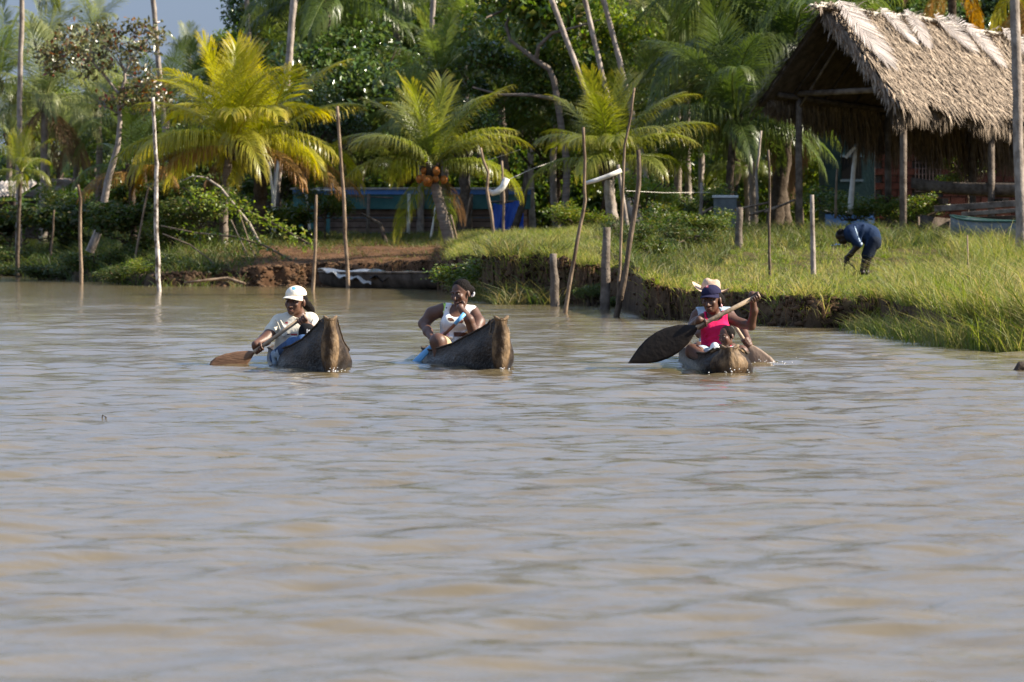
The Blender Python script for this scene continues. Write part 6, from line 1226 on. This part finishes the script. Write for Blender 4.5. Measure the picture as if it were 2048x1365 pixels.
B.chain([p(1393, 632, .02), p(1385, 655, -.02), p(1400, 668, -.2), p(1440, 650, -.34)], [.056, .047, .04, .03], .025); B.cone(p(1415, 708, .03), p(1398, 698, -.4), .09, .07, .04); B.cone(p(1445, 708, .03), p(1462, 700, -.4), .09, .07, .04)
B.mesh('body', M['skin'], root, .0065)
S = T.copy(.010); S.ell(p(1426, 622, -.07), (.07, .09, .06), None, .02, -1); S.ell(p(1384, 630, .0), (.06, .12, .08), None, .015, -1); S.ell(p(1470, 630, .0), (.06, .12, .08), None, .015, -1); S.mesh('vest', M['paleblue'], root, .007)
K = Body(); K.cone(p(1415, 708, .03), p(1401, 700, -.3), .098, .082, .03).cone(p(1445, 708, .03), p(1458, 702, -.3), .098, .082, .03); K.mesh('shorts', M['paleblue'], root, .008)
hc = W(0, .01, .062); n_ = 28; vs = []; prof = [(.10, .0, 0), (.13, -.004, .2), (.165, -.004, .7), (.20, .0, 1.0)]; cr_ = [(.0, .115), (.05, .112), (.078, .095), (.092, .05), (.098, .0)]
hat = empty('straw_hat', Vector(hc)); hat.parent = root; hat.location = Vector(hc)-root.location
for l in (0, -.006):
    for r_, z_, cu in prof:
        for i in range(n_):
            a = i/n_*2*math.pi; x, y = math.cos(a)*r_*.93, math.sin(a)*r_*1.05; vs.append(hc+frame(R(10), R(4), R(9))@np.array([x, y, z_+cu*2.1*x*x+l-cu*.02]))
k_ = 4*n_; MB().add(vs, [(l*k_+j*n_+i, l*k_+j*n_+(i+1) % n_, l*k_+(j+1)*n_+(i+1) % n_, l*k_+(j+1)*n_+i) for l in (0, 1) for j in range(3) for i in range(n_)]).build('brim', M['straw'], hat, True)
vs = []
for r_, z_ in cr_[1:]:
    for i in range(n_): a = i/n_*2*math.pi; vs.append(hc+frame(R(10), R(4), R(9))@np.array([math.cos(a)*r_, math.sin(a)*r_*1.1, z_-.02*math.exp(-(math.cos(a)*r_/.03)**2)*(z_ > .1)]))
vs.append(hc+frame(R(10), R(4), R(9))@np.array([0, 0, .098])); k_ = len(vs)-1
MB().add(vs, [(j*n_+i, (j+1)*n_+i, (j+1)*n_+(i+1) % n_, j*n_+(i+1) % n_) for j in range(3) for i in range(n_)]+[(k_, i, (i+1) % n_) for i in range(n_)]).build('hat_crown', M['straw'], hat, True)
paddle('grey brown paddle dipped in the water at the right of the right canoe', at(1460, 637, d0-.36), at(1492, 687, d0-.36), at(1540, 764, d0-.40), .150, M['shaft'], M['pad_grey'], SPADE, (1, 0, .45), .018)

# ------------------------------------------------------------------ stooping person on the bank
d0 = 76.0; p = lambda x, y, dd=0: V3(at(x, y, d0+dd)); gp = gz(float(p(1724, 540)[0]), d0)
root = empty('person', (float(p(1724, 540)[0]), d0, gp), 'person in dark blue clothes bent over on the grassy bank', 'person')
T = Body(); T.ell(p(1705, 468, 0), (.15, .19, .15), None, .06).ell(p(1722, 463, 0), (.17, .18, .14), None, .07).ell(p(1741, 472, .0), (.155, .185, .17), None, .07).cone(p(1702, 466, -.17), p(1702, 466, .17), .075, .075, .05).ell(p(1746, 482, .0), (.12, .18, .13), None, .06)
B = T.copy(-.012); W, Ri = head(B, p(1684, 474, 0), R(90), R(62), 0, 1.05, root, eyes=False); B.cone(p(1690, 471, 0), p(1699, 466, 0), .055, .07, .03)
hand = p(1694, 514, -.12); hand2 = p(1697, 516, .1)
B.chain([p(1704, 472, -.2), p(1716, 492, -.22), p(1703, 507, -.17), hand], [.058, .048, .042, .03], .03); B.chain([p(1704, 472, .2), p(1712, 494, .2), p(1703, 508, .14), hand2], [.058, .048, .042, .03], .03)
for hh in (hand, hand2):
    B.ell(hh+np.array([-.02, 0, -.02]), (.032, .026, .04), None, .02)
    for i in range(4): B.chain([hh+np.array([-.03, (i-1.5)*.016, -.04]), hh+np.array([-.045, (i-1.5)*.016, -.085]), hh+np.array([-.025, (i-1.5)*.016, -.105])], [.012, .010, .008], .004)
    B.chain([hh+np.array([-.005, -.02, -.03]), hh+np.array([.012, -.022, -.075])], [.012, .009], .006)
fz = gp
for sy, xk, xf in ((-.11, 1732, 1722), (.11, 1738, 1731)):
    X0 = p(xk, 512, sy); F0 = p(xf, 540, sy); F0[2] = fz+.06; B.chain([p(1745, 482, sy), X0, np.array([F0[0]+.02, F0[1], fz+.10])], [.10, .062, .040], .03); B.chain([np.array([F0[0]+.03, F0[1], fz+.04]), np.array([F0[0]-.06, F0[1], fz+.035]), np.array([F0[0]-.15, F0[1], fz+.02])], [.04, .036, .022], .02)
B.mesh('body', M['skin_dk'], root, .009)
S = T.copy(.012); S.cone(p(1703, 472, -.2), p(1717, 489, -.22), .075, .068, .03).cone(p(1703, 472, .2), p(1712, 488, .2), .075, .068, .03)
for (x1, y1, x2, y2) in ((1712, 452, 1706, 480), (1728, 450, 1720, 486), (1742, 458, 1732, 492)): S.cone(p(x1, y1, -.15), p(x2, y2, -.19), .012, .016, .04)
so_ = S.mesh('shirt', M['navy'], root, .009); paint(so_, M['paleblue'], lambda x, y, c: ((x-1724)**2+(y-487.5)**2 < 6) | (abs(x-1712-(y-460)*.35+(abs(y-468) < 9)*0) < .8) & (y > 452) & (y < 484))
K = Body(); K.cone(p(1746, 482, -.1), p(1733, 510, -.12), .12, .088, .04).cone(p(1746, 482, .1), p(1739, 508, .12), .12, .088, .04).ell(p(1751, 486, 0), (.10, .17, .12), None, .05); K.mesh('shorts', cloth('shorts_dark', (.014, .02, .035)), root, .009)
H = Body(); H.ell(W(0, .03, .045), (.08, .09, .075), Ri, .02); H.mesh('hair', M['hair'], root, .009)
tag(MB().tube([hand+np.array([-.03, .0, -.07]), V3(at(1699, 528, 75.9)), V3(at(1706, 533, 75.9)), V3(at(1713, 542, 75.9))], [.008, .010, .012, .012], 6).build('stick', M['wood_dark'], None), 'thin dark stick held by the stooping person', 'stick')
tag(MB().tube([hand+np.array([-.035, .03, -.09]), V3(at(1690, 528, 76)), V3(at(1688, 536, 76)), V3(at(1690, 545, 76))], .009, 6).build('cord', M['wood_dark'], None), 'dark looped cord hanging from the hands of the stooping person', 'cord')
# white splash drops standing in for glints where bows and blades cut the water
def splash_glints(label, px, py, d, n, sx_, seed):
    g2 = random.Random(seed); mb = MB(); c = at(px, py, d); c.z = 0
    for i in range(n):
        q_ = c+Vector((g2.gauss(0, sx_), g2.gauss(0, .05), abs(g2.gauss(0, .018))+.006)); r_ = g2.uniform(.002, .0055); mb.tube([q_-Vector((0, 0, r_)), q_-Vector((0, 0, r_*.4)), q_+Vector((0, 0, r_*.4)), q_+Vector((0, 0, r_))], [r_*.2, r_, r_, r_*.2], 6)
    tag(mb.build('splash_glints', M['mark_white'], None, True), label, 'splash_glints', kind='stuff')
splash_glints('white drops standing in for glints at the bow of the left canoe', 668, 746, 40.7, 26, .05, 1); splash_glints('white drops standing in for glints at the bow of the right canoe', 1466, 749, 40.4, 22, .06, 2); splash_glints('white drops standing in for glints behind the dipped blade on the right', 1548, 747, 43.0, 26, .10, 3); splash_glints('white drops standing in for glints at the bow of the middle canoe', 1006, 741, 41.2, 10, .03, 4)
